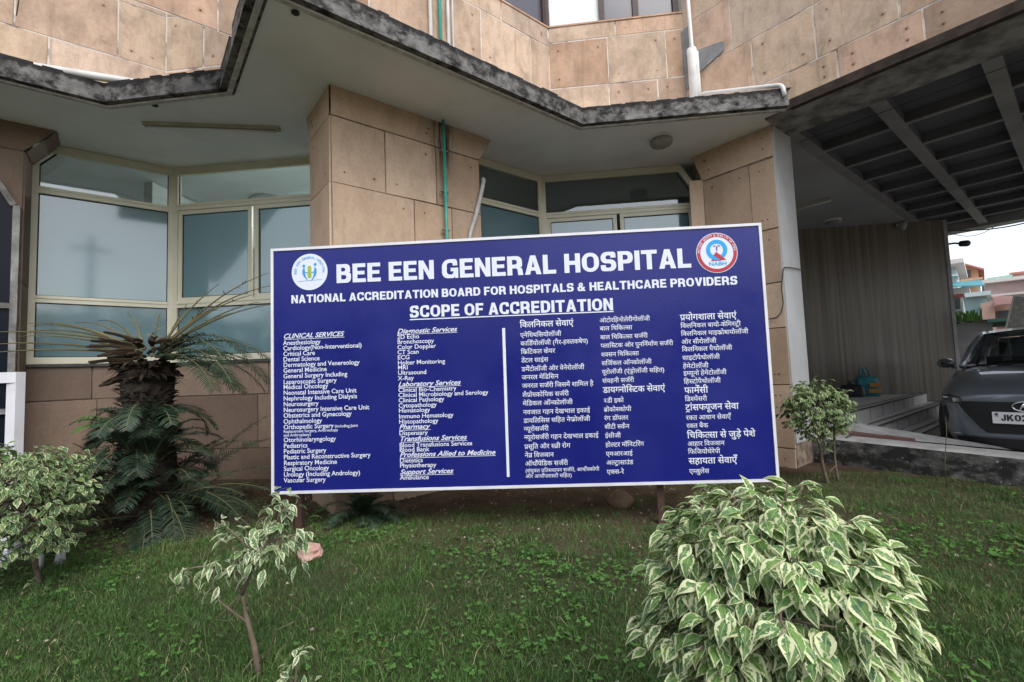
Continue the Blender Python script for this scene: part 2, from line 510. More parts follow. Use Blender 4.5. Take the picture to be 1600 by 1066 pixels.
def hindi(txt, off):
    """lay out Devanagari: i-sign before its cluster, half forms, reph, ra below"""
    out = []                       # list of (verts, faces) in running coordinates
    x = 0.0
    def put(VF, dx, dy=0.0, sx=1.0, sy=1.0):
        out.append(([(a * sx + dx, b * sy + dy) for a, b in VF[0]], VF[1]))
    i = 0
    n = len(txt)
    while i < n:
        ch = txt[i]
        if ch == ' ':
            x += .26; i += 1; continue
        if not is_c(ch):
            j = i + 1
            while j < n and txt[j] in MAT_AFTER: j += 1
            u = txt[i:j]
            put(glyphs(u, off), x); x += advance(u, off); i = j; continue
        cl = [ch]; i += 1
        if i < n and txt[i] == '\u093c': cl[-1] += txt[i]; i += 1
        while i + 1 < n and txt[i] == HAL and is_c(txt[i + 1]):
            cl.append(txt[i + 1]); i += 2
        marks = ''
        while i < n and txt[i] in MAT_AFTER | {'\u093f'}:
            marks += txt[i]; i += 1
        reph = len(cl) > 1 and cl[0] == '\u0930'
        if reph: cl = cl[1:]
        rak = len(cl) > 1 and cl[-1] == '\u0930'
        if rak: cl = cl[:-1]
        if '\u093f' in marks:
            put(glyphs('\u093f', off), x); x += advance('\u093f', off)
            marks = marks.replace('\u093f', '')
        for h in cl[:-1]:
            a = advance(h, off)
            if h in '\u091f\u0920\u0921\u0922\u0926\u0930\u0939\u0919':
                put(glyphs(h + HAL, off), x); x += a
            else:
                cut = a - (.13 if h not in '\u0915\u092b' else .10)
                put(clip_right(glyphs(h, off), cut), x); x += cut
        u = cl[-1] + marks
        a0 = advance(cl[-1], off)
        put(glyphs(u, off), x)
        if rak:
            if cl[-1] in '\u091f\u0920\u0921\u0922\u0926':
                put(([(.5 * a0, -.02), (.5 * a0, -.13), (.5 * a0 - .20, -.24), (.5 * a0 - .22, -.16)], [(0, 1, 2, 3)]), x)
                put(([(.5 * a0, -.02), (.5 * a0, -.13), (.5 * a0 + .16, -.24), (.5 * a0 + .20, -.16)], [(0, 1, 2, 3)]), x)
            else:
                put(([(a0 - .16, .17), (a0 - .13, .29), (a0 - .46, .07), (a0 - .46, -.05)], [(0, 1, 2, 3)]), x)
        x += advance(u, off)
        if reph:
            arc = []
            for k in range(7):
                t = math.pi * (.1 + k / 6 * 1.0)
                arc.append((.10 * math.cos(t), .13 * math.sin(t)))
            V = [(a * 1.7 + x - .10, b * 1.75 + .64) for a, b in arc] + [(a * .9 + x - .10, b * .95 + .64) for a, b in arc]
            out.append((V, [(k, k + 1, k + 8, k + 7) for k in range(6)]))
    V, F, Z = [], [], []
    for k, (vv, ff) in enumerate(out):
        b = len(V)
        V += vv; Z += [(k % 3) * .0002] * len(vv)
        F += [tuple(q + b for q in f) for f in ff]
    return V, F, Z, x

GL = {
 'A': ([(0, 0), (.29, 1), (.55, 1), (.84, 0), (.58, 0), (.53, .2), (.31, .2), (.26, 0)], [(.355, .38), (.42, .70), (.485, .38)]),
 'B': ([(0, 0), (0, 1), (.72, 1, .26), (.72, .55, .17), (.66, .52), (.77, .49, .14), (.77, 0, .28)], [(.25, .61), (.25, .81), (.47, .81, .1), (.47, .61, .1)], [(.25, .19), (.25, .42), (.52, .42, .11), (.52, .19, .11)]),
 'C': ([(.8, .64), (.8, 1, .38), (0, 1, .4), (0, 0, .4), (.8, 0, .38), (.8, .36), (.55, .36), (.55, .19, .13), (.25, .19, .17), (.25, .81, .17), (.55, .81, .13), (.55, .64)],),
 'D': ([(0, 0), (0, 1), (.8, 1, .4), (.8, 0, .4)], [(.25, .2), (.25, .8), (.54, .8, .2), (.54, .2, .2)]),
 'E': ([(0, 0), (0, 1), (.68, 1), (.68, .8), (.25, .8), (.25, .6), (.63, .6), (.63, .41), (.25, .41), (.25, .2), (.7, .2), (.7, 0)],),
 'F': ([(0, 0), (0, 1), (.66, 1), (.66, .8), (.25, .8), (.25, .59), (.6, .59), (.6, .4), (.25, .4), (.25, 0)],),
 'G': ([(.8, .66), (.8, 1, .38), (0, 1, .4), (0, 0, .4), (.62, 0, .15), (.66, .1), (.68, 0), (.84, 0), (.84, .54), (.45, .54), (.45, .36), (.6, .36), (.56, .19, .1), (.25, .19, .17), (.25, .81, .17), (.56, .81, .12), (.56, .66)],),
 'H': ([(0, 0), (0, 1), (.25, 1), (.25, .62), (.55, .62), (.55, 1), (.8, 1), (.8, 0), (.55, 0), (.55, .41), (.25, .41), (.25, 0)],),
 'I': ([(0, 0), (0, 1), (.25, 1), (.25, 0)],),
 'J': ([(.36, .3), (.36, 1), (.6, 1), (.6, 0, .28), (0, 0, .28), (0, .36), (.22, .36), (.22, .18, .07), (.36, .18, .07)],),
 'K': ([(0, 0), (0, 1), (.25, 1), (.25, .62), (.52, 1), (.82, 1), (.5, .58), (.84, 0), (.54, 0), (.33, .38), (.25, .28), (.25, 0)],),
 'L': ([(0, 0), (0, 1), (.25, 1), (.25, .2), (.66, .2), (.66, 0)],),
 'N': ([(0, 0), (0, 1), (.25, 1), (.55, .42), (.55, 1), (.79, 1), (.79, 0), (.54, 0), (.24, .58), (.24, 0)],),
 'O': ([(0, 0, .42), (0, 1, .42), (.86, 1, .42), (.86, 0, .42)], [(.25, .19, .17), (.25, .81, .17), (.61, .81, .17), (.61, .19, .17)]),
 'P': ([(0, 0), (0, 1), (.75, 1, .3), (.75, .36, .3), (.25, .36), (.25, 0)], [(.25, .55), (.25, .81), (.5, .81, .12), (.5, .55, .12)]),
 'R': ([(0, 0), (0, 1), (.76, 1, .28), (.76, .43, .18), (.66, .42), (.75, .34, .1), (.81, 0), (.55, 0), (.51, .36, .1), (.25, .36), (.25, 0)], [(.25, .56), (.25, .81), (.5, .81, .12), (.5, .56, .12)]),
 'S': ([(.76, .69), (.76, 1, .34), (.01, 1, .34), (.01, .42, .24), (.52, .40, .08), (.52, .18, .1), (.25, .18, .1), (.25, .32), (0, .32), (0, 0, .34), (.78, 0, .34), (.78, .58, .26), (.26, .62, .06), (.26, .82, .1), (.5, .82, .1), (.5, .69)],),
 'T': ([(0, .8), (0, 1), (.78, 1), (.78, .8), (.515, .8), (.515, 0), (.265, 0), (.265, .8)],),
 'U': ([(0, 1), (.25, 1), (.25, .19, .14), (.55, .19, .14), (.55, 1), (.8, 1), (.8, 0, .36), (0, 0, .36)],),
 'V': ([(.29, 0), (0, 1), (.27, 1), (.41, .36), (.55, 1), (.82, 1), (.53, 0)],),
 'Y': ([(.28, 0), (.28, .4), (0, 1), (.28, 1), (.405, .62), (.53, 1), (.81, 1), (.53, .4), (.53, 0)],),
 '&': ([(.16, .5), (.14, 1, .24), (.62, 1, .24), (.62, .6, .18), (.5, .53), (.6, .4), (.66, .52), (.86, .46), (.75, .24), (.92, 0), (.62, 0), (.56, .07), (.45, 0, .1), (0, 0, .28), (0, .5, .2)], [(.33, .68, .07), (.33, .86, .07), (.45, .86, .07), (.45, .68, .07)], [(.24, .17, .1), (.24, .4, .1), (.32, .42), (.46, .2, .05)]),
 '0': ([(0, 0, .36), (0, 1, .36), (.74, 1, .36), (.74, 0, .36)], [(.24, .19, .12), (.24, .81, .12), (.5, .81, .12), (.5, .19, .12)]),
 '2': ([(0, 0), (0, .2), (.44, .55, .1), (.44, .82, .1), (.24, .82, .06), (.24, .66), (0, .66), (0, 1, .3), (.7, 1, .3), (.7, .5, .2), (.36, .2), (.7, .2), (.7, 0)],),
}
def round_loop(loop, k=5):
    out = []
    n = len(loop)
    for i, p in enumerate(loop):
        P = Vector(p[:2])
        if len(p) < 3:
            out.append(P); continue
        A, B = Vector(loop[i - 1][:2]) - P, Vector(loop[(i + 1) % n][:2]) - P
        t = min(p[2], A.length * .495, B.length * .495)
        a, b = P + A.normalized() * t, P + B.normalized() * t
        for j in range(k + 1):
            s = j / k
            c0, c1 = a.lerp(P, .56), b.lerp(P, .56)
            out.append(a * (1 - s) ** 3 + c0 * 3 * s * (1 - s) ** 2 + c1 * 3 * s * s * (1 - s) + b * s ** 3)
    return out
_caps = {}
def cap_glyph(ch):
    if ch not in _caps:
        loops = [[Vector((q.x, q.y, 0)) for q in round_loop(l)] for l in GL[ch]]
        tri = geometry.tessellate_polygon(loops)
        _caps[ch] = ([(q.x, q.y) for l in loops for q in l], [tuple(t) for t in tri])
    return _caps[ch]
def caps(txt, gap=.085, space=.30):
    V, F, x = [], [], 0.0
    for ch in txt:
        if ch == ' ':
            x += space; continue
        v, f = cap_glyph(ch)
        b = len(V)
        V += [(a + x, c) for a, c in v]
        F += [tuple(i + b for i in t) for t in f]
        x += max(a for a, _ in v) + gap
    return V, F, x - gap

# sign-board frame: u to the right, v up, w towards the viewer
SB = Vector((-2.189, 3.362, .32)); SW, SH = 3.66, 1.825
SU = Vector((math.cos(.054), math.sin(.054), .0018)); SV = Vector((0, 0, 1)); SN = Vector((math.sin(.054), -math.cos(.054), 0))
def sp(u, v, w=0.0): return SB + SU * u + SV * v + SN * w

def put_text(mb, VF, u, v, sx, sy, w=.003, m=0, Z=None):
    V, F = VF[0], VF[1]
    # keep every face towards the viewer
    P = [sp(u + a * sx, v + b * sy, w + (Z[i] if Z else 0)) for i, (a, b) in enumerate(V)]
    FF = []
    for f in F:
        a, b, c = V[f[0]], V[f[1]], V[f[2]]
        ar = sum(V[f[i]][0] * V[f[(i + 1) % len(f)]][1] - V[f[(i + 1) % len(f)]][0] * V[f[i]][1] for i in range(len(f)))
        FF.append(f if ar > 0 else f[::-1])
    mb.mesh(P, FF, m)

COL_A = (.074, [(1.145, '#CLINICAL SERVICES'), (1.095, 'Anesthesiology'), (1.054, 'Cardiology(Non-Interventional)'), (1.011, 'Critical Care'), (.969, 'Dental Science'), (.927, 'Dermatology and Venereology'), (.885, 'General Medicine'), (.842, 'General Surgery Including'), (.798, 'Laparoscopic Surgery'), (.759, 'Medical Oncology'), (.716, 'Neonatal Intensive Care Unit'), (.673, 'Nephrology Including Dialysis'), (.63, 'Neurosurgery'), (.587, 'Neurosurgery Intensive Care Unit'), (.545, 'Obstetrics and Gynecology'), (.501, 'Ophthalmology'), (.459, 'Orthopedic Surgery'), (.432, '-Replacement Surgery, Arthroscopy'), (.404, '-and Arthroplasty)'), (.363, 'Otorhinolaryngology'), (.319, 'Pediatrics'), (.278, 'Pediatric Surgery'), (.235, 'Plastic and Reconstructive Surgery'), (.192, 'Respiratory Medicine'), (.149, 'Surgical Oncology'), (.107, 'Urology (Including Andrology)'), (.064, 'Vascular Surgery')])
COL_B = (.957, [(1.145, '#Diagnostic Services'), (1.104, '2D Echo'), (1.067, 'Bronchoscopy'), (1.027, 'Color Doppler'), (.989, 'CT Scan'), (.95, 'ECG'), (.91, 'Holter Monitoring'), (.874, 'MRI'), (.835, 'Ultrasound'), (.794, 'X-Ray'), (.747, '#Laboratory Services'), (.706, 'Clinical Bio-Chemistry'), (.668, 'Clinical Microbiology and Serology'), (.63, 'Clinical Pathology'), (.591, 'Cytopathology'), (.554, 'Hematology'), (.511, 'Immuno Hematology'), (.472, 'Histopathology'), (.431, '#Pharmacy'), (.387, 'Dispensary'), (.343, '#Transfusions Services'), (.299, 'Blood Transfusions Services'), (.265, 'Blood Bank'), (.227, '#Professions Allied to Medicine'), (.186, 'Dietetics'), (.15, 'Physiotherapy'), (.101, '#Support Services'), (.062, 'Ambulance')])
COL_C = (1.885, [(1.151, '#क्लिनिकल सेवाएं'), (1.078, 'एनेस्थिसियोलॉजी'), (1.016, 'कार्डियोलॉजी (गैर-हस्तक्षेप)'), (.954, 'क्रिटिकल केयर'), (.891, 'डेंटल साइंस'), (.826, 'डर्मेटोलॉजी और वेनेरोलॉजी'), (.765, 'जनरल मेडिसिन'), (.703, 'जनरल सर्जरी जिसमें शामिल है'), (.637, 'लैप्रोस्कोपिक सर्जरी'), (.574, 'मेडिकल ऑन्कोलॉजी'), (.51, 'नवजात गहन देखभाल इकाई'), (.448, 'डायलिसिस सहित नेफ्रोलॉजी'), (.388, 'न्यूरोसर्जरी'), (.327, 'न्यूरोसर्जरी गहन देखभाल इकाई'), (.26, 'प्रसूति और स्त्री रोग'), (.198, 'नेत्र विज्ञान'), (.137, 'ऑर्थोपेडिक सर्जरी'), (.09, '-(संयुक्त प्रतिस्थापन सर्जरी, आर्थोस्कोपी'), (.05, '-और आर्थोप्लास्टी सहित)')])
COL_D = (2.473, [(1.163, 'ओटोरहिनोलेरींगोलॉजी'), (1.103, 'बाल चिकित्सा'), (1.038, 'बाल चिकित्सा सर्जरी'), (.976, 'प्लास्टिक और पुनर्निर्माण सर्जरी'), (.911, 'श्वसन चिकित्सा'), (.847, 'सर्जिकल ऑन्कोलॉजी'), (.784, 'यूरोलॉजी (एंड्रोलॉजी सहित)'), (.719, 'संवहनी सर्जरी'), (.647, '#डायग्नोस्टिक सेवाएं'), (.575, '२डी इको'), (.51, 'ब्रोंकोस्कोपी'), (.448, 'रंग डॉपलर'), (.386, 'सीटी स्कैन'), (.322, 'ईसीजी'), (.257, 'होल्टर मॉनिटरिंग'), (.192, 'एमआरआई'), (.129, 'अल्ट्रासाउंड'), (.064, 'एक्स-रे')])
COL_E = (3.057, [(1.153, '#प्रयोगशाला सेवाएं'), (1.097, 'क्लिनिकल बायो-केमिस्ट्री'), (1.039, 'क्लिनिकल माइक्रोबायोलॉजी'), (.98, 'और सीरोलॉजी'), (.925, 'क्लिनिकल पैथोलॉजी'), (.863, 'साइटोपैथोलॉजी'), (.803, 'हेमेटोलॉजी'), (.751, 'इम्यूनो हेमेटोलॉजी'), (.692, 'हिस्टोपैथोलॉजी'), (.623, '#फार्मेसी'), (.566, 'डिस्पेंसरी'), (.5, '#ट्रांसफ्यूजन सेवा'), (.432, 'रक्त आधान सेवाएँ'), (.374, 'रक्त बैंक'), (.301, '#चिकित्सा से जुड़े पेशे'), (.246, 'आहार विज्ञान'), (.19, 'फिजियोथेरेपी'), (.119, '#सहायता सेवाएँ'), (.052, 'एम्बुलेंस')])

def latin_column(col, ref, refw, cap, hcap, href, hw):
    mb = MB()
    u, lines = col
    sx = refw / xmax(glyphs(ref, .012)); sy = cap / .70
    hx = hw / xmax(glyphs(href, .018, .35)); hy = hcap / .70
    for v, t in lines:
        if t[0] == '#':
            g = glyphs(t[1:], .018, .35)
            put_text(mb, g, u, v, hx, hy)
            a, b = min(p[0] for p in g[0]) * hx + u, xmax(g) * hx + u
            mb.face([sp(a, v - .010, .0026), sp(b, v - .010, .0026), sp(b, v - .0065, .0026), sp(a, v - .0065, .0026)])
        elif t[0] == '-':
            put_text(mb, glyphs(t[1:], .010), u, v, sx * .62, sy * .62)
        else:
            put_text(mb, glyphs(t, .012), u, v, sx, sy)
            if t.startswith('Orthopedic'):
                put_text(mb, glyphs('(including Joint', .010), .469, v + .001, sx * .62, sy * .62)
    return mb

def hindi_column(col, ref, refw, href, hw):
    mb = MB()
    u, lines = col
    s = refw / hindi(ref, .006)[3]
    hs_ = hw / hindi(href, .012)[3]
    for v, t in lines:
        k, off = (hs_, .012) if t[0] == '#' else (s, .006)
        if t[0] in '#-': 
            if t[0] == '-': k, off = s * .78, .004
            t = t[1:]
        V, F, Z, _ = hindi(t, off)
        put_text(mb, (V, F), u, v, k, k, Z=Z)
    return mb

TXT = {}
TXT['clinical_services_list'] = latin_column(COL_A, 'Cardiology(Non-Interventional)', .609, .034, .036, 'CLINICAL SERVICES', .478)
TXT['diagnostic_services_list'] = latin_column(COL_B, 'Clinical Microbiology and Serology', .676, .032, .036, 'Professions Allied to Medicine', .715)
TXT['hindi_clinical_list'] = hindi_column(COL_C, 'जनरल सर्जरी जिसमें शामिल है', .522, 'क्लिनिकल सेवाएं', .396)
TXT['hindi_diagnostic_list'] = hindi_column(COL_D, 'प्लास्टिक और पुनर्निर्माण सर्जरी', .523, 'डायग्नोस्टिक सेवाएं', .447)
TXT['hindi_laboratory_list'] = hindi_column(COL_E, 'क्लिनिकल माइक्रोबायोलॉजी', .478, 'चिकित्सा से जुड़े पेशे', .478)
for nm, t, u, v, w, h in (('title_lettering', 'BEE EEN GENERAL HOSPITAL', .497, 1.552, 2.664, .145), ('accreditation_lettering', 'NATIONAL ACCREDITATION BOARD FOR HOSPITALS & HEALTHCARE PROVIDERS', .141, 1.412, 3.342, .063), ('scope_lettering', 'SCOPE OF ACCREDITATION', 1.059, 1.262, 1.518, .090)):
    mb = MB()
    V, F, wd = caps(t, .10 if h < .1 else .085, .34)
    # print runs very slightly uphill on the board, as in the photo's baseline
    put_text(mb, ([(a, b - a / wd * {.145: .085, .063: .22, .090: .13}[h]) for a, b in V], F), u, v, w / wd, h)
    if nm == 'scope_lettering':
        mb.face([sp(1.057, 1.243, .003), sp(2.579, 1.237, .003), sp(2.579, 1.245, .003), sp(1.057, 1.251, .003)])
    TXT[nm] = mb
TXT_PLATE = caps('JK02C', .10, .3)
TXT_CARE = {c: glyphs(c, .01) for c in 'BEENGRALHOSPITLPTYU&QFCDW '}
TXT_NABH = glyphs('NABH', .012)
bpy.data.objects.remove(_fo)

# ---------------------------------------------------------------- ground and paving
rng = np.random.default_rng(7)
def vnoise(x, y, seed=0):
    """smooth value noise 0..1 on numpy arrays"""
    xi, yi = np.floor(x).astype(int), np.floor(y).astype(int)
    xf, yf = x - xi, y - yi
    def h(a, b):
        n = (a * 374761393 + b * 668265263 + seed * 1442695041) & 0x7fffffff
        n = ((n ^ (n >> 13)) * 1274126177) & 0x7fffffff
        return ((n ^ (n >> 16)) & 0xffff) / 65535.0
    u, v = xf * xf * (3 - 2 * xf), yf * yf * (3 - 2 * yf)
    return (h(xi, yi) * (1 - u) + h(xi + 1, yi) * u) * (1 - v) + (h(xi, yi + 1) * (1 - u) + h(xi + 1, yi + 1) * u) * v
def fbm(x, y, seed=0, o=4):
    t, a, s = 0, .5, 0
    for k in range(o):
        t = t + a * vnoise(x * 2 ** k, y * 2 ** k, seed + k); s += a; a *= .5
    return t / s
def gz(x, y):
    x, y = np.asarray(x, float), np.asarray(y, float)
    return .05 * (fbm(x * .8, y * .8, 3) - .5) + .022 * (fbm(x * 4, y * 4, 9, 3) - .5) + .012

mb = MB()
mb.face([(-150, -150, -.06), (150, -150, -.06), (150, 150, -.06), (-150, 150, -.06)])
struct('ground', mb, M['ground'])
nx, ny = 190, 130
gx, gy = np.meshgrid(np.linspace(-9, 6.5, nx), np.linspace(-3.5, 6.6, ny))
zz = gz(gx, gy)
mb = MB()
mb.v = list(zip(gx.ravel(), gy.ravel(), zz.ravel()))
for j in range(ny - 1):
    for i in range(nx - 1):
        if gx[j, i] + gy[j, i] < 8.45 and gx[j, i + 1] + gy[j + 1, i] < 8.62:
            a = j * nx + i
            mb.f.append((a, a + 1, a + nx + 1, a + nx)); mb.m.append(0); mb.uv.append(None); mb.uv2.append(None); mb.col.append(None)
struct('lawn_soil', mb, M['soil'], True)
mb = MB()
mb.prism([(2.9, 5.75), (6.9, 1.75), (14, 8.5), (14, 17), (6.5, 17), (5.0, 9.3), (2.9, 8.5)], -.05, .02)
struct('driveway', mb, M['paving'])

# ---------------------------------------------------------------- the hospital building
HB = thing("hospital_building", "sandstone clad hospital building with zigzag concrete canopy and cream framed windows", "building", (0, 6, 0))
ZS, ZT = 3.78, 3.955
R2 = math.sqrt(.5)
stone_rand = random.Random(11)

def clad(mb, p0, p1, levels, seed, wmin=.45, wmax=.95, gap=.007, proud=.014, tone=(0, 1), jit=.004):
    """coursed stone slabs on the upright face p0-p1 (left to right as seen from outside)"""
    r = random.Random(seed)
    p0, p1 = Vector((*p0, 0)), Vector((*p1, 0))
    L = (p1 - p0).length
    t = (p1 - p0) / L
    n = Vector((t.y, -t.x, 0))
    mb.face([p0 + Vector((0, 0, levels[0])), p1 + Vector((0, 0, levels[0])), p1 + Vector((0, 0, levels[-1])), p0 + Vector((0, 0, levels[-1]))], 1)
    for k in range(len(levels) - 1):
        za, zb = levels[k], levels[k + 1]
        s = 0.0
        while s < L - 1e-4:
            w = r.uniform(wmin, wmax)
            if L - s - w < wmin * .6: w = L - s
            g = gap * r.uniform(.5, 1.3) / 2
            a, b = s + g, s + w - g
            c, d = za + g, zb - g * r.uniform(.6, 1.3)
            o = n * (proud + r.uniform(-jit, jit))
            j = lambda: r.uniform(-.003, .003)
            e = .005
            Q = [p0 + t * (a + j()) + Vector((0, 0, c + j())), p0 + t * (b + j()) + Vector((0, 0, c + j())), p0 + t * (b + j()) + Vector((0, 0, d + j())), p0 + t * (a + j()) + Vector((0, 0, d + j()))]
            mid = sum(Q, Vector()) / 4
            Fq = [q + (mid - q).normalized() * e + o for q in Q]
            col = (tone[0] + (tone[1] - tone[0]) * (.5 + (r.random() - .5) * 1.0), r.random(), r.random())
            uv = [(0, 0), (w, 0), (w, zb - za), (0, zb - za)]
            mb.face(Fq, 0, uv, (w, zb - za), col)
            for i in range(4):
                mb.face([Q[i], Q[(i + 1) % 4], Fq[(i + 1) % 4], Fq[i]], 0, [(0, 5), (1, 5), (1, 5), (0, 5)], (w, 1), col)
            s += w

# pillar between the two window bays
P1, P2, P0 = (-1.972, 3.868), (-.835, 5.005), (-2.392, 4.288)
mb = MB()
mb.prism([P1, P2, (-1.5, 5.67), (-2.392, 5.67), P0], -.1, ZS, 1)
lv = [-.1, .52, 1.12, 1.70, 2.28, 2.885, 3.50]
clad(mb, P1, P2, lv, 4, .42, .85)
clad(mb, P0, P1, lv, 9, .5, .7)
# flared head stones under the canopy
def head_stone(mb, a, b, at, bt, z0, z1, seed, push=.014):
    r = random.Random(seed)
    a, b, at, bt = (Vector((*p, 0)) for p in (a, b, at, bt))
    n = 2 if (b - a).length > 1 else 1
    d = (b - a).normalized(); nn = Vector((d.y, -d.x, 0)) * push
    for i in range(n):
        q = [a.lerp(b, i / n) + nn + Vector((0, 0, z0)), a.lerp(b, (i + 1) / n) + nn + Vector((0, 0, z0)), at.lerp(bt, (i + 1) / n) + nn + Vector((0, 0, z1)), at.lerp(bt, i / n) + nn + Vector((0, 0, z1))]
        w = (b - a).length / n
        mb.face(q, 0, [(0, 0), (w, 0), (w, z1 - z0), (0, z1 - z0)], (w, z1 - z0), (r.uniform(0, .6), r.random(), 0))
head_stone(mb, P1, P2, P1, (-.71, 5.13), 3.505, 3.777, 1)
head_stone(mb, P0, P1, (-2.46, 4.356), P1, 3.505, 3.777, 2)
mb.face([Vector((*P2, 3.505)) + Vector((.01, -.01, 0)), (-1.3, 5.49, 3.505), (-1.2, 5.62, 3.777), Vector((-.70, 5.12, 3.777))], 0, [(0, 5)] * 4, (1, 1), (.2, .5, 0))
mb.build("pillar", [M['stone_pil'], M['mortar_dark']], HB)

# column beside the porch, one face plastered white
mb = MB()
K1, K2, K3 = (1.83, 5.932), (2.42, 5.342), (2.745, 5.667)
mb.prism([K1, K2, K3, (2.745, 6.35), (1.83, 6.35)], -.1, ZS, 1)
mb2 = MB()
clad(mb, K1, K2, [-.1, .22, .9, 1.52, 2.02, 2.62, 3.42], 3, .35, .65)
head_stone(mb, K1, K2, (1.74, 6.02), K2, 3.43, 3.777, 5)
clad(mb, (1.66, 5.945), (1.83, 5.945), [1.4, 2.1, 2.8, 3.45], 6, .2, .3)
mb.build("porch_column", [M['stone_pil'], M['mortar_dark']], HB)
mb2.prism([(2.424, 5.326), (2.762, 5.664), (2.745, 5.681), (2.407, 5.343)], .28, ZS - .002, 0)
mb2.build("plastered_face", M['plaster'], HB)

# column at the far left, with its return to the window
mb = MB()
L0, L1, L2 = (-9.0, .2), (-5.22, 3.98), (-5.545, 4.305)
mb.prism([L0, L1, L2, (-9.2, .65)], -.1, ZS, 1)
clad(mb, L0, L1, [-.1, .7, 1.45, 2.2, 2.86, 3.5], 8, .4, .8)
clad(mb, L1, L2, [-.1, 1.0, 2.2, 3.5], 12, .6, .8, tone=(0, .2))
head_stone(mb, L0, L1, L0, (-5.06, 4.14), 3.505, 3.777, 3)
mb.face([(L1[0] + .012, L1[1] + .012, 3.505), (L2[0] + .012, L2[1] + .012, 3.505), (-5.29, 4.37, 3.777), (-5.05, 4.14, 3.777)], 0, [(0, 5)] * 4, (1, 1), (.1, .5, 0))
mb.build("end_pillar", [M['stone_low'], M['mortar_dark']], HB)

# wall under the windows and its granite sill
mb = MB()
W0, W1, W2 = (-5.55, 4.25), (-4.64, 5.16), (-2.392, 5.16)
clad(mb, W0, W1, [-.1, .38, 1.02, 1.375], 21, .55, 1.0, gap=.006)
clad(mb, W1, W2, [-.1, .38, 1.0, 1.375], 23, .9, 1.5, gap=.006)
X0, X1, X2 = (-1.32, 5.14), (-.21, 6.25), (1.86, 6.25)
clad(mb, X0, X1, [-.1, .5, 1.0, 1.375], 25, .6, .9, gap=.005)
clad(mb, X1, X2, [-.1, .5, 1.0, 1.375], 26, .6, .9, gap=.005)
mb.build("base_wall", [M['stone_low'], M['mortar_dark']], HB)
def band(mb, pts, z0, z1, out, inn):
    """strip following a plan polyline, from 'out' in front of the face to 'inn' behind it"""
    P = [Vector((*p, 0)) for p in pts]
    offs = []
    for i, p in enumerate(P):
        ns = []
        for a, b in ((i - 1, i), (i, i + 1)):
            if a >= 0 and b < len(P):
                t = (P[b] - P[a]).normalized(); ns.append(Vector((t.y, -t.x, 0)))
        n = sum(ns, Vector()).normalized()
        offs.append(n / max(n.dot(ns[0]), .3))
    for i in range(len(P) - 1):
        a, b = P[i], P[i + 1]
        mb.prism([tuple((a + offs[i] * out)[:2]), tuple((b + offs[i + 1] * out)[:2]), tuple((b - offs[i + 1] * inn)[:2]), tuple((a - offs[i] * inn)[:2])], z0, z1)
mb = MB()
band(mb, [W0, W1, W2], 1.376, 1.405, .045, .12)
band(mb, [X0, X1, X2], 1.376, 1.405, .045, .12)
mb.build("window_sill", M['granite'], HB)

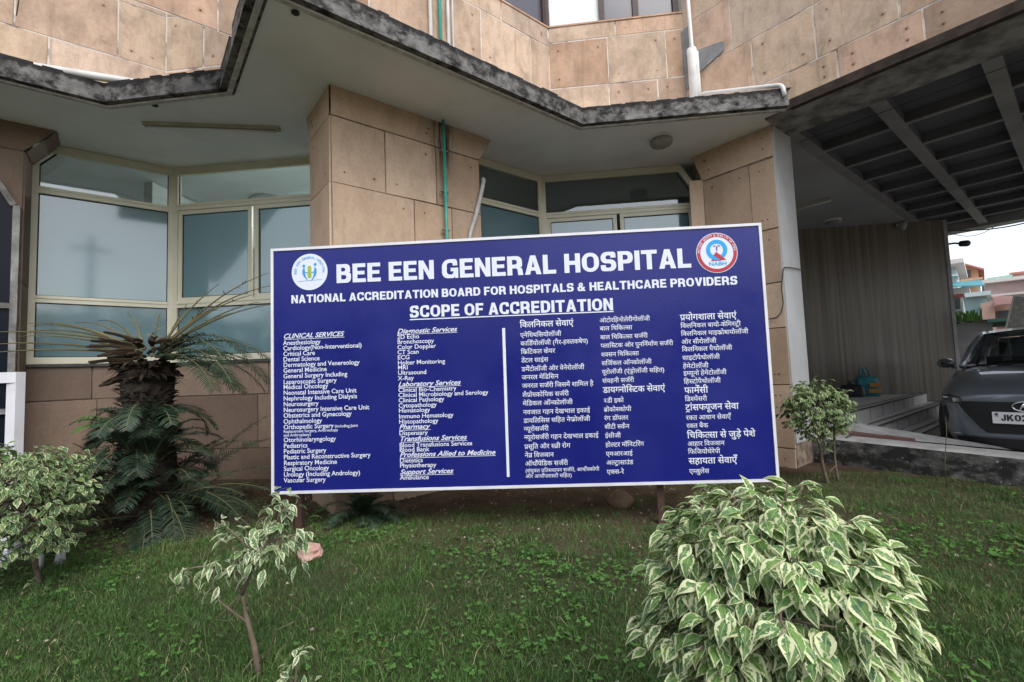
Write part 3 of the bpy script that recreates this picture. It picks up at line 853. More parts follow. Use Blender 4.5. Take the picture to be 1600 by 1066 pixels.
# windows: cream frames, frosted lower panes, clear fanlights
def window(p0, p1, rails, mull=(), chamfer=None, sash=None, label=None, z0=1.406, z1=3.776):
    p0, p1 = Vector((*p0, 0)), Vector((*p1, 0))
    L = (p1 - p0).length
    t = (p1 - p0) / L
    n = Vector((t.y, -t.x, 0))
    Zv = Vector((0, 0, 1))
    at = lambda s, z, d=0.0: p0 + t * s + Zv * z + n * d
    w, d = .07, .05
    fr = MB()
    fr.bar(at(0, z0 + w / 2), at(L, z0 + w / 2), w, d, n)
    cs, cz = (chamfer or (None, 0, 0))[1:]
    cl = chamfer and chamfer[0] == 'l'
    cr = chamfer and chamfer[0] == 'r'
    fr.bar(at(w / 2, z0 + w), at(w / 2, z1 - (cz if cl else 0)), w, d - .002, n)
    fr.bar(at(L - w / 2, z0 + w), at(L - w / 2, z1 - (cz if cr else 0)), w, d - .002, n)
    fr.bar(at(cs if cl else 0, z1 - w / 2 - .012), at(L - (cs if cr else 0), z1 - w / 2 - .012), w + .02, d + .001, n)
    if cl: fr.bar(at(w * .35, z1 - cz - .02), at(cs + .02, z1 - w * .35), w, d + .003, n)
    if cr: fr.bar(at(L - w * .35, z1 - cz - .02), at(L - cs - .02, z1 - w * .35), w, d + .003, n)
    zs_ = [z0 + w] + [r for r in rails] + [z1 - w - .01]
    for r in rails:
        fr.bar(at(w, r), at(L - w, r), .075, d + .004, n)
        fr.bar(at(w, r + .012), at(L - w, r + .012), .012, d + .012, n)
    W = fr.build("window", M['frame'], HB)
    if label: W["label"] = label
    gk = MB()
    panes = []
    for k in range(len(zs_) - 1):
        a = zs_[k] + (.037 if k else 0); b = zs_[k + 1] - (.037 if k < len(rails) else 0)
        top = k == len(rails)
        xs = [w] + list(mull if (sash and k == 1) else ()) + [L - w]
        for i in range(len(xs) - 1):
            l = xs[i] + (.02 if i else 0); r = xs[i + 1] - (.02 if i < len(xs) - 2 else 0)
            off = .018
            if sash and k == 1:
                sm = MB(); sw = .05; sd_ = .030 if i == 0 else .038
                sm.bar(at(l, a + sw / 2, .006), at(r, a + sw / 2, .006), sw, sd_, n)
                sm.bar(at(l, b - sw / 2, .006), at(r, b - sw / 2, .006), sw, sd_, n)
                sm.bar(at(l + sw / 2, a + sw, .006), at(l + sw / 2, b - sw, .006), sw, sd_ - .002, n)
                sm.bar(at(r - sw / 2, a + sw, .006), at(r - sw / 2, b - sw, .006), sw, sd_ - .002, n)
                sm.build("sash", M['frame'], W)
                l, r, a2, b2 = l + sw, r - sw, a + sw, b - sw
            else: a2, b2 = a, b
            poly = [(l, a2), (r, a2), (r, b2), (l, b2)]
            if top and cl: poly = [(l, a2), (r, a2), (r, b2), (cs + .045, b2), (l, z1 - cz - .045)]
            if top and cr: poly = [(l, a2), (r, a2), (r, z1 - cz - .045), (L - cs - .045, b2), (l, b2)]
            pm = MB()
            fr_ = [at(s, z, off) for s, z in poly]; bk = [at(s, z, off - .006) for s, z in poly]
            if top: pm.face(fr_)
            else: pm.mesh(fr_ + bk, [tuple(range(len(poly))), tuple(range(2 * len(poly) - 1, len(poly) - 1, -1))])
            pm.build("pane", M['glass'] if top else M['frost'], W)
            for i2 in range(len(poly)):
                q0, q1 = poly[i2], poly[(i2 + 1) % len(poly)]
                gk.bar(at(*q0, off + .001), at(*q1, off + .001), .018, .005 + .0007 * (i2 % 2), n)
    gk.build("gasket", M['gasket'], W)
    return W
c45 = R2
window((-5.525, 4.275), (-4.64, 5.16), (2.09, 3.26), chamfer=('l', .16, .20))
window((-4.63, 5.155), (-2.40, 5.155), (2.09, 3.28), mull=(1.04,), sash=True)
window((-1.30, 5.16), (-.215, 6.245), (2.09, 3.235))
window((-.205, 6.25), (1.83, 6.25), (2.09, 3.22), mull=(1.015,), chamfer=('r', .20, .32), sash=True)

# rooms behind the glass
mb = MB()
def wall_quad(mb, a, b, z0, z1, m=0): mb.face([(a[0], a[1], z0), (b[0], b[1], z0), (b[0], b[1], z1), (a[0], a[1], z1)], m)
wall_quad(mb, (-7.2, 8.6), (2.7, 8.6), .4, ZS)
wall_quad(mb, (-7.2, 2.9), (-7.2, 8.6), .4, ZS)
wall_quad(mb, (-1.45, 5.7), (-1.45, 8.6), .4, ZS)
wall_quad(mb, (2.72, 6.36), (2.72, 9.7), .4, ZS)
mb.face([(-7.2, 5.4, .4), (-1.6, 5.4, .4), (-.5, 6.5, .4), (2.7, 6.5, .4), (2.7, 8.6, .4), (-7.2, 8.6, .4)])
mb.box((-6.1, 8.3, 3.55), (1.5, .35, .42))          # boxed beam in the left room
mb.prism([(-5.3, 5.4), (-5.18, 5.4), (-5.18, 8.5), (-5.3, 8.5)], 3.45, 3.77)
mb.build("room_walls", M['room'], HB)

# canopy slab: soffit, drip edge and mouldy fascia
EDGE = [(-9.0, -1.1), (-4.12, 3.78), (-2.935, 3.765), (-1.905, 2.735), (.318, 4.958), (2.42, 4.958)]
mb = MB()
poly = EDGE + [(2.76, 5.30), (2.76, 8.62), (-9.0, 8.62)]
mb.prism(poly, ZS, ZT - .02)
mb.build("canopy_slab", M['soffit'], HB)
mb = MB()
band(mb, EDGE, ZS - .004, ZT, .02, .10)
FA = mb
# jagged, chipped upper rim
rr = random.Random(5)
for (a, b) in zip(EDGE[:-1], EDGE[1:]):
    a, b = Vector((*a, 0)), Vector((*b, 0))
    t = (b - a).normalized(); n = Vector((t.y, -t.x, 0)); L = (b - a).length
    s = .05
    while s < L - .1:
        w = rr.uniform(.05, .22)
        h = rr.uniform(.004, .022)
        c = a + t * (s + w / 2) - n * .035
        FA.box((c.x, c.y, ZT + h / 2 - .001), (w, .09 + rr.uniform(0, .02), h), math.atan2(t.y, t.x))
        s += w + rr.uniform(-.0, .12)
FA.build("canopy_fascia", M['fascia'], HB)
mb = MB()
INN = [(-8.95, -1.16), (-4.10, 3.69), (-2.97, 3.68), (-1.905, 2.615), (.355, 4.875), (2.35, 4.875)]
band(mb, EDGE, ZS - .022, ZS - .006, -.035, .075)
mb.build("drip_edge", M['drip'], HB)

# upper storey walls
mb = MB()
U = [(-9.2, -.37), (-4.25, 4.58), (-3.2, 4.58), (-1.62, 3.0 + .0)]
up_lv = [3.86, 4.615, 5.25, 5.50]
# left bay: wall receding, then frontal
clad(mb, (-9.2, -.37), (-4.25, 4.58), up_lv, 31, .5, 1.1, gap=.015, proud=.004, jit=.0015)
clad(mb, (-4.25, 4.58), (-3.05, 4.58), up_lv, 36, .3, .7, gap=.015, proud=.004, jit=.0015)
# middle: receding wall, then frontal, then the long wall over the porch
clad(mb, (-3.05, 2.71), (-.01, 5.75), up_lv, 33, .4, .95, gap=.015, proud=.004, jit=.0015)
clad(mb, (-.01, 5.75), (1.65, 5.75), [3.86, 4.69, 5.30, 5.50], 37, .35, .9, gap=.015, proud=.004, jit=.0015)
clad(mb, (1.65, 5.75), (8.0, -.60), [3.80, 4.13, 4.69, 5.32, 5.95, 6.6], 35, .55, 1.05, gap=.015, proud=.004, jit=.0015, tone=(.1, 1))
# copings under the upper windows
band(mb, [(-9.2, -.37), (-4.25, 4.58), (-3.05, 4.58)], 5.50, 5.55, .03, .2)
band(mb, [(-3.05, 2.71), (-.01, 5.75), (1.65, 5.75)], 5.50, 5.52, .015, .2)
mb.build("upper_wall", [M['stone_up'], M['mortar']], HB)
mb = MB()
# repaired corner in grey cement
def on_f(x, z, d=0.0): return Vector((x + d * -R2, 7.4 - x + d * -R2, z))
for a in ([(1.63, 5.25), (1.66, 4.50), (1.75, 4.62), (1.995, 4.73), (2.0, 4.84), (1.76, 4.92), (1.72, 5.28)],):
    f = [on_f(x, z, .024) for x, z in a]; k = [on_f(x, z, .0) for x, z in a]
    nn = len(a)
    mb.mesh(f + k, [tuple(range(nn)), tuple(range(2 * nn - 1, nn - 1, -1))] + [(i, i + nn, (i + 1) % nn + nn, (i + 1) % nn) for i in range(nn)])
mb.build("cement_patch", M['cement'], HB)

# upper windows
def upper_window(p0, p1, posts, white, z0, z1):
    p0, p1 = Vector((*p0, 0)), Vector((*p1, 0))
    L = (p1 - p0).length; t = (p1 - p0) / L; n = Vector((t.y, -t.x, 0))
    at = lambda s, z, d=0.0: p0 + t * s + Vector((0, 0, z)) + n * d
    fr = MB()
    for s in posts: fr.bar(at(s, z0), at(s, z1), .07, .06, n)
    fr.bar(at(0, z1), at(L, z1), .08, .055, n)
    W = fr.build("upper_window", M['dark_wood'], HB)
    for i in range(len(posts) - 1):
        pm = MB()
        pm.face([at(posts[i] + .03, z0, .02), at(posts[i + 1] - .03, z0, .02), at(posts[i + 1] - .03, z1, .02), at(posts[i] + .03, z1, .02)])
        pm.build("pane", M['panel_white'] if i in white else M['upper_glass'], W)
upper_window((-.05, 5.84), (1.62, 5.84), (.03, .73, 1.15, 1.64), (0,), 5.515, 7.0)
upper_window((-3.1, 2.79), (-.06, 5.83), (.5, 2.2, 3.4, 4.27), (), 5.515, 7.0)
upper_window((-9.2, -.25), (-4.3, 4.65), (.1, 3, 5.4, 6.9), (), 5.545, 7.0)
upper_window((-4.22, 4.68), (-3.05, 4.68), (.03, .6, 1.15), (0,), 5.545, 7.0)
mb = MB()
mb.prism([(-9.0, 8.62), (-9.3, .0), (-4.3, 5.0), (-3.2, 4.95), (-3.1, 3.0), (-.1, 6.0), (1.9, 6.0), (8.4, -.5), (11, 2), (6, 8.6)], 7.0, 7.2)
mb.build("upper_slab", M['soffit'], HB)

# porch roof: edge beam, coffer ribs, plain ceiling, far beam
def df(u, v): return ((u - v) / 2, (u + v) / 2)       # u = x+y, v = y-x
def rect(u0, u1, v0, v1): return [df(u0, v0), df(u1, v0), df(u1, v1), df(u0, v1)]
def ccw(p):
    a = sum(p[i][0] * p[(i + 1) % len(p)][1] - p[(i + 1) % len(p)][0] * p[i][1] for i in range(len(p)))
    return p if a > 0 else p[::-1]
mb = MB()
mb.prism(ccw(rect(7.46, 8.35, -9.0, 2.90)), 3.765, 4.6)
mb.build("porch_beam", M['beam'], HB)
mb = MB()
mb.prism(ccw(rect(7.365, 7.455, -9.0, 2.52)), 3.745, 3.835)
mb.build("beam_edge", M['rust_edge'], HB)
mb = MB()
mb.prism(ccw(rect(8.36, 19.2, -9.0, 3.05)), 3.895, 4.6)
mb.build("porch_slab", M['coffer'], HB)
mb, rb = MB(), MB()
vs = [2.86, 1.72, .55, -.62, -1.8, -2.98, -4.2]
for k, v in enumerate(vs):
    mb.prism(ccw(rect(8.36, 18.7, v - .095, v + .095)), 3.77 + .001 * (k % 2), 3.784)
    rb.prism(ccw(rect(8.36, 18.7, v - .09, v + .09)), 3.785, 3.894)
u = 9.56
while u < 18.3:
    for a, b in zip(vs[:-1], vs[1:]):
        mb.prism(ccw(rect(u - .042, u + .042, b + .097, a - .097)), 3.775, 3.789)
        rb.prism(ccw(rect(u - .038, u + .038, b + .092, a - .092)), 3.79, 3.892)
    u += 1.17
rb.build("rib_sides", M['coffer'], HB)
mb.prism(ccw(rect(18.71, 19.2, -9.0, 3.05)), 3.72, 3.89)
mb.build("ceiling_ribs", M['rib'], HB)
mb = MB()
mb.prism([(2.77, 5.72), (2.80, 5.74), (7.60, 10.54), (7.4, 10.7), (2.77, 10.7)], 3.768, 4.1)
mb.build("porch_ceiling", M['porch_soffit'], HB)
# marble wall with a pale trim at its end
mb = MB()
mb.prism([(2.74, 9.75), (7.39, 9.75), (7.39, 10.05), (2.74, 10.05)], -.05, 3.775)
mb.build("marble_wall", M['marble'], HB)
mb = MB()
mb.prism([(7.391, 9.74), (7.46, 9.74), (7.46, 10.06), (7.391, 10.06)], -.05, 3.765)
mb.build("wall_trim", M['concrete'], HB)

# landing and steps
mb = MB()
mb.prism([(2.77, 5.70), (2.775, 5.695), (6.83, 9.75), (2.77, 9.75)], -.04, .45, 0)
mb.prism([(3.0, 5.515), (7.23, 9.745), (6.83, 9.745), (2.80, 5.71)], -.04, .295, 0)
mb.prism([(3.2, 5.325), (7.38, 9.505), (7.24, 9.74), (3.01, 5.51)], -.04, .145, 0)
mb.build("entrance_steps", M['step'], HB)
mb = MB()
for (a, b, z) in (((2.78, 5.70), (6.82, 9.74), .45), ((3.005, 5.50), (7.22, 9.735), .295), ((3.205, 5.31), (7.37, 9.48), .145)):
    a, b = Vector((*a, z + .012)), Vector((*b, z + .012))
    mb.bar(a, b, .018, .014, (1, -1, 0))
    mb.bar(a + Vector((.05, -.05, .0)) * 0 + Vector((-.09, .09, .004)), b + Vector((-.07, .07, .004)), .022, .005, (0, 0, 1))
for s in np.arange(.3, 5.2, .62):
    for (a, z0, z1, o) in (((2.775, 5.695), .30, .44, .004), ((3.0, 5.515), .15, .285, .004)):
        p = Vector((a[0] + s * R2, a[1] + s * R2, 0)) + Vector((R2, -R2, 0)) * .001
        mb.bar(p + Vector((0, 0, z0)), p + Vector((0, 0, z1)), .006, .003, (1, -1, 0))
mb.build("step_nosing", M['granite'], HB)

# dark glazed door at the far left
mb = MB()
dA = Vector((-5.255, 3.945, 0)); dB = Vector((-6.9, 2.30, 0)); dn = Vector((R2, -R2, 0))
gl = [dB + Vector((0, 0, .05)), dA + Vector((0, 0, .05)), dA + Vector((0, 0, 2.93)), dA + (dB - dA).normalized() * .13 + Vector((0, 0, 3.17)), dB + Vector((0, 0, 3.17))]
mb.mesh([q + dn * .035 for q in gl] + [q for q in gl], [(0, 1, 2, 3, 4), (9, 8, 7, 6, 5)] + [(i, i + 5, (i + 1) % 5 + 5, (i + 1) % 5) for i in range(5)])
D = mb.build("glazed_door", M['dark_glass'], HB)
mb = MB()
t = (dB - dA).normalized()
for z in (.95, 1.25, 1.95):
    mb.bar(dA + Vector((0, 0, z)) + dn * .036, dB + Vector((0, 0, z)) + dn * .036, .05, .03, dn)
mb.bar(dA + Vector((0, 0, .06)) + dn * .034 - t * .02, dA + Vector((0, 0, 2.93)) + dn * .034 - t * .02, .05, .045, dn)
mb.bar(dA + Vector((0, 0, 2.93)) + dn * .034, dA + t * .13 + Vector((0, 0, 3.17)) + dn * .034, .05, .046, dn)
mb.build("door_frame", M['beam'], D)

# ---------------------------------------------------------------- low ledge wall of the driveway
mb = MB()
fa, fb = Vector((2.632, 5.766, 0)), Vector((5.2, 3.198, 0))
ia, ib = fa + Vector((.19, .19, 0)), fb + Vector((.19, .19, 0))
N = 26
V, F = [], []
lr = random.Random(3)
for i in range(N + 1):
    s = i / N
    zt = .315 - .115 * s
    e = lr.uniform(-.006, .006)
    f, k = fa.lerp(fb, s), ia.lerp(ib, s)
    V += [(f.x + e, f.y + e, -.1), (f.x + e, f.y + e, zt - .018), (f.x + .018 + e, f.y + .018, zt + e * .6), (k.x, k.y, zt + .004), (k.x, k.y, -.1)]
for i in range(N):
    for j in range(4):
        a = i * 5 + j
        F.append((a, a + 5, a + 6, a + 1))
F += [(4, 3, 2, 1, 0), tuple(N * 5 + j for j in range(5))]
mb.mesh(V, [f[::-1] for f in F])
LW = mb.build("ledge_wall", M['ledge'], None)
tag(LW, "low blackened concrete ledge wall edging the driveway beside the lawn", "wall")
mb = MB()
mb.prism([df(8.786, 1.75), df(8.80, 1.72), df(9.04, 2.75), df(8.99, 3.02), df(8.786, 3.08)], -.03, [.318, .322, .345, .34, .325])
mb.build("red_paving", M['red_tile'], LW)
mb = MB()
A_, B_, C_, D_ = (*df(8.79, 1.95), .30), (*df(9.06, 2.895), .335), (3.02, 5.90, .44), (3.25, 5.85, .435)
E_, F_, G_, N_ = (4.9, 5.55, .10), (5.9, 4.6, .06), (*df(8.79, -1.9), .232), (*df(8.79, .3), .268)
for t_ in ((A_, D_, B_), (B_, D_, C_), (A_, E_, D_), (A_, N_, E_), (N_, F_, E_), (N_, G_, F_)): mb.face(t_)
rim = [C_, D_, E_, F_, G_]
for a, b in zip(rim[:-1], rim[1:]): mb.face([(a[0], a[1], -.03), a, b, (b[0], b[1], -.03)][::-1])
mb.build("side_ramp", M['concrete'], LW)

# ---------------------------------------------------------------- the sign board
def sign_mat():
    m, nt, b = new_mat("blue_flex_print", (.012, .02, .21), .30, 0, .35)
    v = coords(nt)
    nt.links.new(ramp(nt, noise(nt, v, 2.4, 5), [(.35, gray(.24)), (.7, gray(.42))]), b.inputs['Roughness'])
    nt.links.new(ramp(nt, noise(nt, v, 1.2, 3), [(.3, (.008, .012, .15)), (.7, (.011, .016, .175))]), b.inputs["Base Color"])
    bump(nt, b, noise(nt, coords(nt, scale=(1, 1, .5)), 1.6, 3, .5), .22, .06)
    return m
M['sign'] = sign_mat()
M['vinyl'] = new_mat("white_vinyl_print", (.68, .72, .84), .4)[0]
M['vinyl_pale'] = new_mat("pale_emblem_disc", (.66, .71, .84), .4)[0]
M['em_blue'] = new_mat("emblem_sky_blue", (.03, .30, .62), .4)[0]
M['em_cyan'] = new_mat("emblem_cyan", (.01, .33, .75), .4)[0]
M['em_green'] = new_mat("emblem_green", (.30, .42, .07), .4)[0]
M['em_red'] = new_mat("emblem_red", (.42, .025, .04), .4)[0]
M['em_purple'] = new_mat("emblem_purple", (.10, .07, .30), .4)[0]
M['em_teal'] = new_mat("emblem_teal_line", (.12, .36, .46), .4)[0]

mid = SB + SU * (SW / 2)
SGN = thing("hospital_sign", "large blue hospital accreditation board with white English and Hindi lettering on the lawn", "sign", (mid.x, mid.y, 0))
mb = MB()
n1, n2 = 40, 20
b0 = len(mb.v)
V = []
for j in range(n2 + 1):
    for i in range(n1 + 1):
        u, v = SW * i / n1, SH * j / n2
        V.append(sp(u, v, 0))
F = [(j * (n1 + 1) + i, j * (n1 + 1) + i + 1, (j + 1) * (n1 + 1) + i + 1, (j + 1) * (n1 + 1) + i) for j in range(n2) for i in range(n1)]
mb.mesh(V, F)
Bk = [sp(0, 0, -.02), sp(SW, 0, -.02), sp(SW, SH, -.02), sp(0, SH, -.02)]
mb.mesh(Bk, [(3, 2, 1, 0)])
mb.build("panel", M['sign'], SGN)
mb = MB()
fw_ = .020
mb.bar(sp(-fw_, fw_ / 2 - fw_, -.03), sp(SW + fw_, fw_ / 2 - fw_, -.03), fw_, .038, SN)
mb.bar(sp(-fw_, SH + fw_ / 2, -.03), sp(SW + fw_, SH + fw_ / 2, -.03), fw_, .038, SN)
mb.bar(sp(-fw_ / 2, 0, -.03), sp(-fw_ / 2, SH, -.03), fw_, .037, SN)
mb.bar(sp(SW + fw_ / 2, 0, -.03), sp(SW + fw_ / 2, SH, -.03), fw_, .037, SN)
mb.build("frame", M['steel_white'], SGN)
for u in (.155, 2.86):
    mb = MB()
    p = sp(u, 0, -.06)
    mb.bar((p.x, p.y, -.25), (p.x, p.y, SB.z + SH - .1), .05, .006, SN)
    q = p + SU * .022
    mb.bar((q.x, q.y, -.25), (q.x, q.y, SB.z + SH - .1), .006, .045, -SN)
    mb.build("leg", M['leg'], SGN)
for nm, mb in TXT.items(): mb.build(nm, M['vinyl'], SGN)
mb = MB()
mb.mesh([sp(1.752, 1.153, .003), sp(1.749, .062, .003), sp(1.769, .062, .003), sp(1.774, 1.153, .003)], [(0, 1, 2, 3)])
mb.build("divider_line", M['vinyl'], SGN)

def disc_pts(u, v, r, n=48, w=.003, a0=0, a1=2 * math.pi):
    return [sp(u + r * math.cos(a0 + (a1 - a0) * k / n), v + r * math.sin(a0 + (a1 - a0) * k / n), w) for k in range(n + (a1 - a0 < 6.28))]
def disc(mb, u, v, r, w=.003, n=48): mb.face(disc_pts(u, v, r, n, w))
def ring(mb, u, v, r0, r1, w, a0=0, a1=2 * math.pi, n=48):
    P = [sp(u + r * math.cos(a0 + (a1 - a0) * k / n), v + r * math.sin(a0 + (a1 - a0) * k / n), w) for k in range(n + 1) for r in (r0, r1)]
    mb.mesh(P, [(2 * k, 2 * k + 1, 2 * k + 3, 2 * k + 2) for k in range(n)])
def arc_text(mb, txt, u, v, r, a0, a1, size, w, flip=False):
    ch = list(txt)
    for i, c in enumerate(ch):
        if c == ' ': continue
        a = a0 + (a1 - a0) * i / (len(ch) - 1)
        V, F = TXT_CARE[c]
        if not V: continue
        wd = xmax((V, F)) / 2
        rx, ry = (math.sin(a), -math.cos(a)) if not flip else (-math.sin(a), math.cos(a))
        ux, uy = (math.cos(a), math.sin(a)) if not flip else (-math.cos(a), -math.sin(a))
        P = [sp(u + r * math.cos(a) + (p - wd) * size * rx + q * size * ux, v + r * math.sin(a) + (p - wd) * size * ry + q * size * uy, w) for p, q in V]
        FF = []
        for f in F:
            ar = sum(V[f[k]][0] * V[f[(k + 1) % len(f)]][1] - V[f[(k + 1) % len(f)]][0] * V[f[k]][1] for k in range(len(f)))
            FF.append(f if ar > 0 else f[::-1])
        mb.mesh(P, FF)
# round hospital emblem: two blue figures holding a green capsule
eu, ev = .286, 1.650
mb = MB(); disc(mb, eu, ev, .141)
EM = mb.build("hospital_emblem", M['vinyl_pale'], SGN)
mb = MB()
for s in (-1, 1):
    disc(mb, eu + s * .045, ev + .052 + .004 * s, .0115, .0045, 20)
    pts = [(.040, .040), (.056, .018), (.056, -.010), (.046, -.034), (.016, -.068), (.010, -.070), (.028, -.038), (.034, -.012), (.036, .010)]
    P = [sp(eu + s * a, ev + b, .0045) for a, b in pts]
    mb.mesh(P, [tuple(range(len(P)))[::-s]])
    P = [sp(eu + s * a, ev + b, .0052) for a, b in ((.014, -.010), (.044, -.004), (.044, .004), (.014, -.004))]
    mb.mesh(P, [(0, 1, 2, 3)[::s]])
arc_text(mb, 'BEE EEN GENERAL HOSPITAL', eu, ev, .103, math.pi * 1.02, -.02 * math.pi, .026, .0045)
mb.build("emblem_figures", M['em_blue'], EM)
mb = MB()
mb.face([sp(eu + a, ev + b, .0048) for a, b in [(.014 * math.cos(t), .034 + .014 * math.sin(t)) for t in np.linspace(0, math.pi, 8)] + [(.014 * math.cos(t), -.036 + .012 * math.sin(t)) for t in np.linspace(math.pi, 2 * math.pi, 8)]])
mb.build("emblem_capsule", M['em_green'], EM)
mb = MB()
mb.face([sp(eu - .098, ev - .072, .0045), sp(eu + .10, ev - .064, .0045), sp(eu + .10, ev - .0615, .0045), sp(eu - .098, ev - .0695, .0045)])
mb.build("emblem_rule", M['em_teal'], EM)
# red ringed accreditation emblem
eu, ev = 3.350, 1.639
mb = MB(); disc(mb, eu, ev, .149)
EM = mb.build("accreditation_emblem", M['vinyl_pale'], SGN)
mb = MB()
ring(mb, eu, ev, .119, .144, .0045)
mb.mesh([sp(eu + a, ev + b, .0056) for a, b in ((-.005, .008), (-.026, -.018), (.026, -.054), (.064, -.054))], [(0, 1, 2, 3)])
mb.mesh([sp(eu + a, ev + b, .0045) for a, b in ((-.048, -.059), (-.036, -.046), (.03, -.051), (.03, -.059))], [(0, 3, 2, 1)])
mb.build("emblem_ring", M['em_red'], EM)
mb = MB()
ring(mb, eu, ev + .022, .047, .076, .0048)
put_text(mb, TXT_NABH, eu - .064, ev - .094, .128 / xmax(TXT_NABH), .040, .0046)
mb.build("emblem_letter", M['em_cyan'], EM)
mb = MB()
mb.mesh([sp(eu + a, ev + b, .0050) for a, b in ((-.0045, .016), (.0045, .016), (.0045, .048), (-.0045, .048))], [(0, 1, 2, 3)])
for s in (-1, 1):
    mb.mesh([sp(eu + s * a, ev + b, .0051) for a, b in ((.006, .050), (.026, .044), (.020, .054), (.008, .056))], [(0, 1, 2, 3)[::s]])
mb.build("emblem_staff", M['em_purple'], EM)
mb = MB()
arc_text(mb, 'PATIENT SAFETY & QUALITY OF CARE', eu, ev, .124, math.pi * .98, .04 * math.pi, .021, .0056)
mb.build("emblem_motto", M['vinyl'], EM)

# ---------------------------------------------------------------- pipes and fittings
def pipe(name, label, pts, r, m, n=10):
    mb = MB(); mb.tube(pts, r, n)
    o = mb.build(name, m, None, True)
    return tag(o, label, "pipe")
def bend(pts, r=.05, k=5):
    out = [Vector(pts[0])]
    for i in range(1, len(pts) - 1):
        P = Vector(pts[i]); A = Vector(pts[i - 1]) - P; B = Vector(pts[i + 1]) - P
        t = min(r, A.length * .45, B.length * .45)
        a, b = P + A.normalized() * t, P + B.normalized() * t
        for j in range(k + 1):
            s = j / k
            out.append(a * (1 - s) ** 2 + P * 2 * s * (1 - s) + b * s * s)
    out.append(Vector(pts[-1]))
    return out
on = Vector((R2, -R2, 0))
tp = Vector((-1.155, 4.645, 0)) + on * .045
pipe("teal_pipe", "thin teal pipe running down the pillar face behind the sign", bend([tp + Vector((0, 0, .2)), tp + Vector((.003, 0, 2.2)), tp + Vector((-.002, 0, 3.775))], .05), .017, M['teal'])
CL = thing("pipe_clip_set", "small dark clips holding the teal pipe to the pillar", "clip", tp)
for z in (2.35, 2.62, 3.02, 3.45):
    mb = MB(); mb.bar(tp + Vector((-.03, -.03, z)) - on * .03, tp + Vector((.03, .03, z)) - on * .03, .012, .036, on)
    mb.build("clip", M['cement'], CL)
wl = lambda x, d=.05: Vector((x, x + 5.76, 0)) + on * d
pipe("teal_riser", "teal riser pipe between white pipes on the wall above the canopy", [wl(-1.155) + Vector((0, 0, ZT - .02)), wl(-1.155) + Vector((0, 0, 6.9))], .019, M['teal'])
pipe("white_riser", "white riser pipe left of the teal riser above the canopy", [wl(-1.235) + Vector((0, 0, ZT - .02)), wl(-1.235) + Vector((0, 0, 6.9))], .019, M['pvc'])
pipe("white_riser", "thicker white riser pipe just right of the teal riser above the canopy", [wl(-1.085) + Vector((0, 0, ZT - .02)), wl(-1.085) + Vector((0, 0, 6.9))], .019, M['pvc'])
pipe("white_riser", "thinnest white riser pipe, rightmost of the risers above the canopy", [wl(-1.045) + Vector((0, 0, ZT - .02)), wl(-1.045) + Vector((0, 0, 6.9))], .010, M['pvc'])
fl = [Vector((-.80, 5.04, 3.30)), Vector((-.815, 5.025, 3.27)) + on * .05, Vector((-.84, 5.0, 3.15)) + on * .06, Vector((-.90, 4.94, 2.85)) + on * .05, Vector((-.96, 4.88, 2.62)) + on * .04, Vector((-.965, 4.875, 2.3)) + on * .04, Vector((-.965, 4.875, 1.9)) + on * .04]
mb = MB()
fp = bend(fl, .08, 6)
dense = []
for a, b in zip(fp[:-1], fp[1:]):
    k = max(1, int((b - a).length / .012))
    dense += [a.lerp(b, i / k) for i in range(k)]
mb.tube(dense, [.021 + (.003 if i % 2 else 0) for i in range(len(dense))], 10)
tag(mb.build("flexible_pipe", M['flex'], None, True), "grey ribbed flexible pipe bending down the right edge of the pillar", "pipe")
# pipes at the corner over the right bay
pipe("drain_pipe", "wide white drain pipe stub standing on the canopy at the wall corner", [(1.70, 5.60, ZT - .02), (1.70, 5.60, 4.85), (1.695, 5.62, 4.93)], [.062, .062, .056], M['pvc'], 16)
fw2 = lambda x, d=.05: Vector((x - d * R2, 7.4 - x - d * R2, 0))
pipe("conduit_pipe", "tall thin white pipe rising beside the wide drain pipe stub", [fw2(1.79, .07) + Vector((0, 0, ZT - .02)), fw2(1.785, .07) + Vector((0, 0, 4.86)), fw2(1.755, .09) + Vector((0, 0, 4.9)), fw2(1.735, .09) + Vector((0, 0, 6.4))], .024, M['pvc'])
pipe("outlet_pipe", "white pipe sloping along the canopy rim and elbowing down over the porch beam", bend([fw2(1.80, .10) + Vector((0, 0, 4.30)), fw2(1.84, .10) + Vector((0, 0, 4.30)), fw2(2.42, .085) + Vector((0, 0, 3.985)), fw2(2.43, .085) + Vector((0, 0, 3.86))], .05), .022, M['pvc'])
# little spouts through the canopy soffit
for (x, y, l) in ((-3.717, 3.887, "short black drain spout under the left canopy corner"), (-1.80, 3.03, "black drain hole under the tip of the canopy"), (-.039, 4.70, "black drain hole under the canopy's inner corner")):
    mb = MB()
    mb.lathe((x, y, ZS - .012), [(.006, .002), (.024, 0), (.028, .004), (.028, .014)], 18)
    tag(mb.build("drain_spout", M['gasket'], None, True), l, "spout")
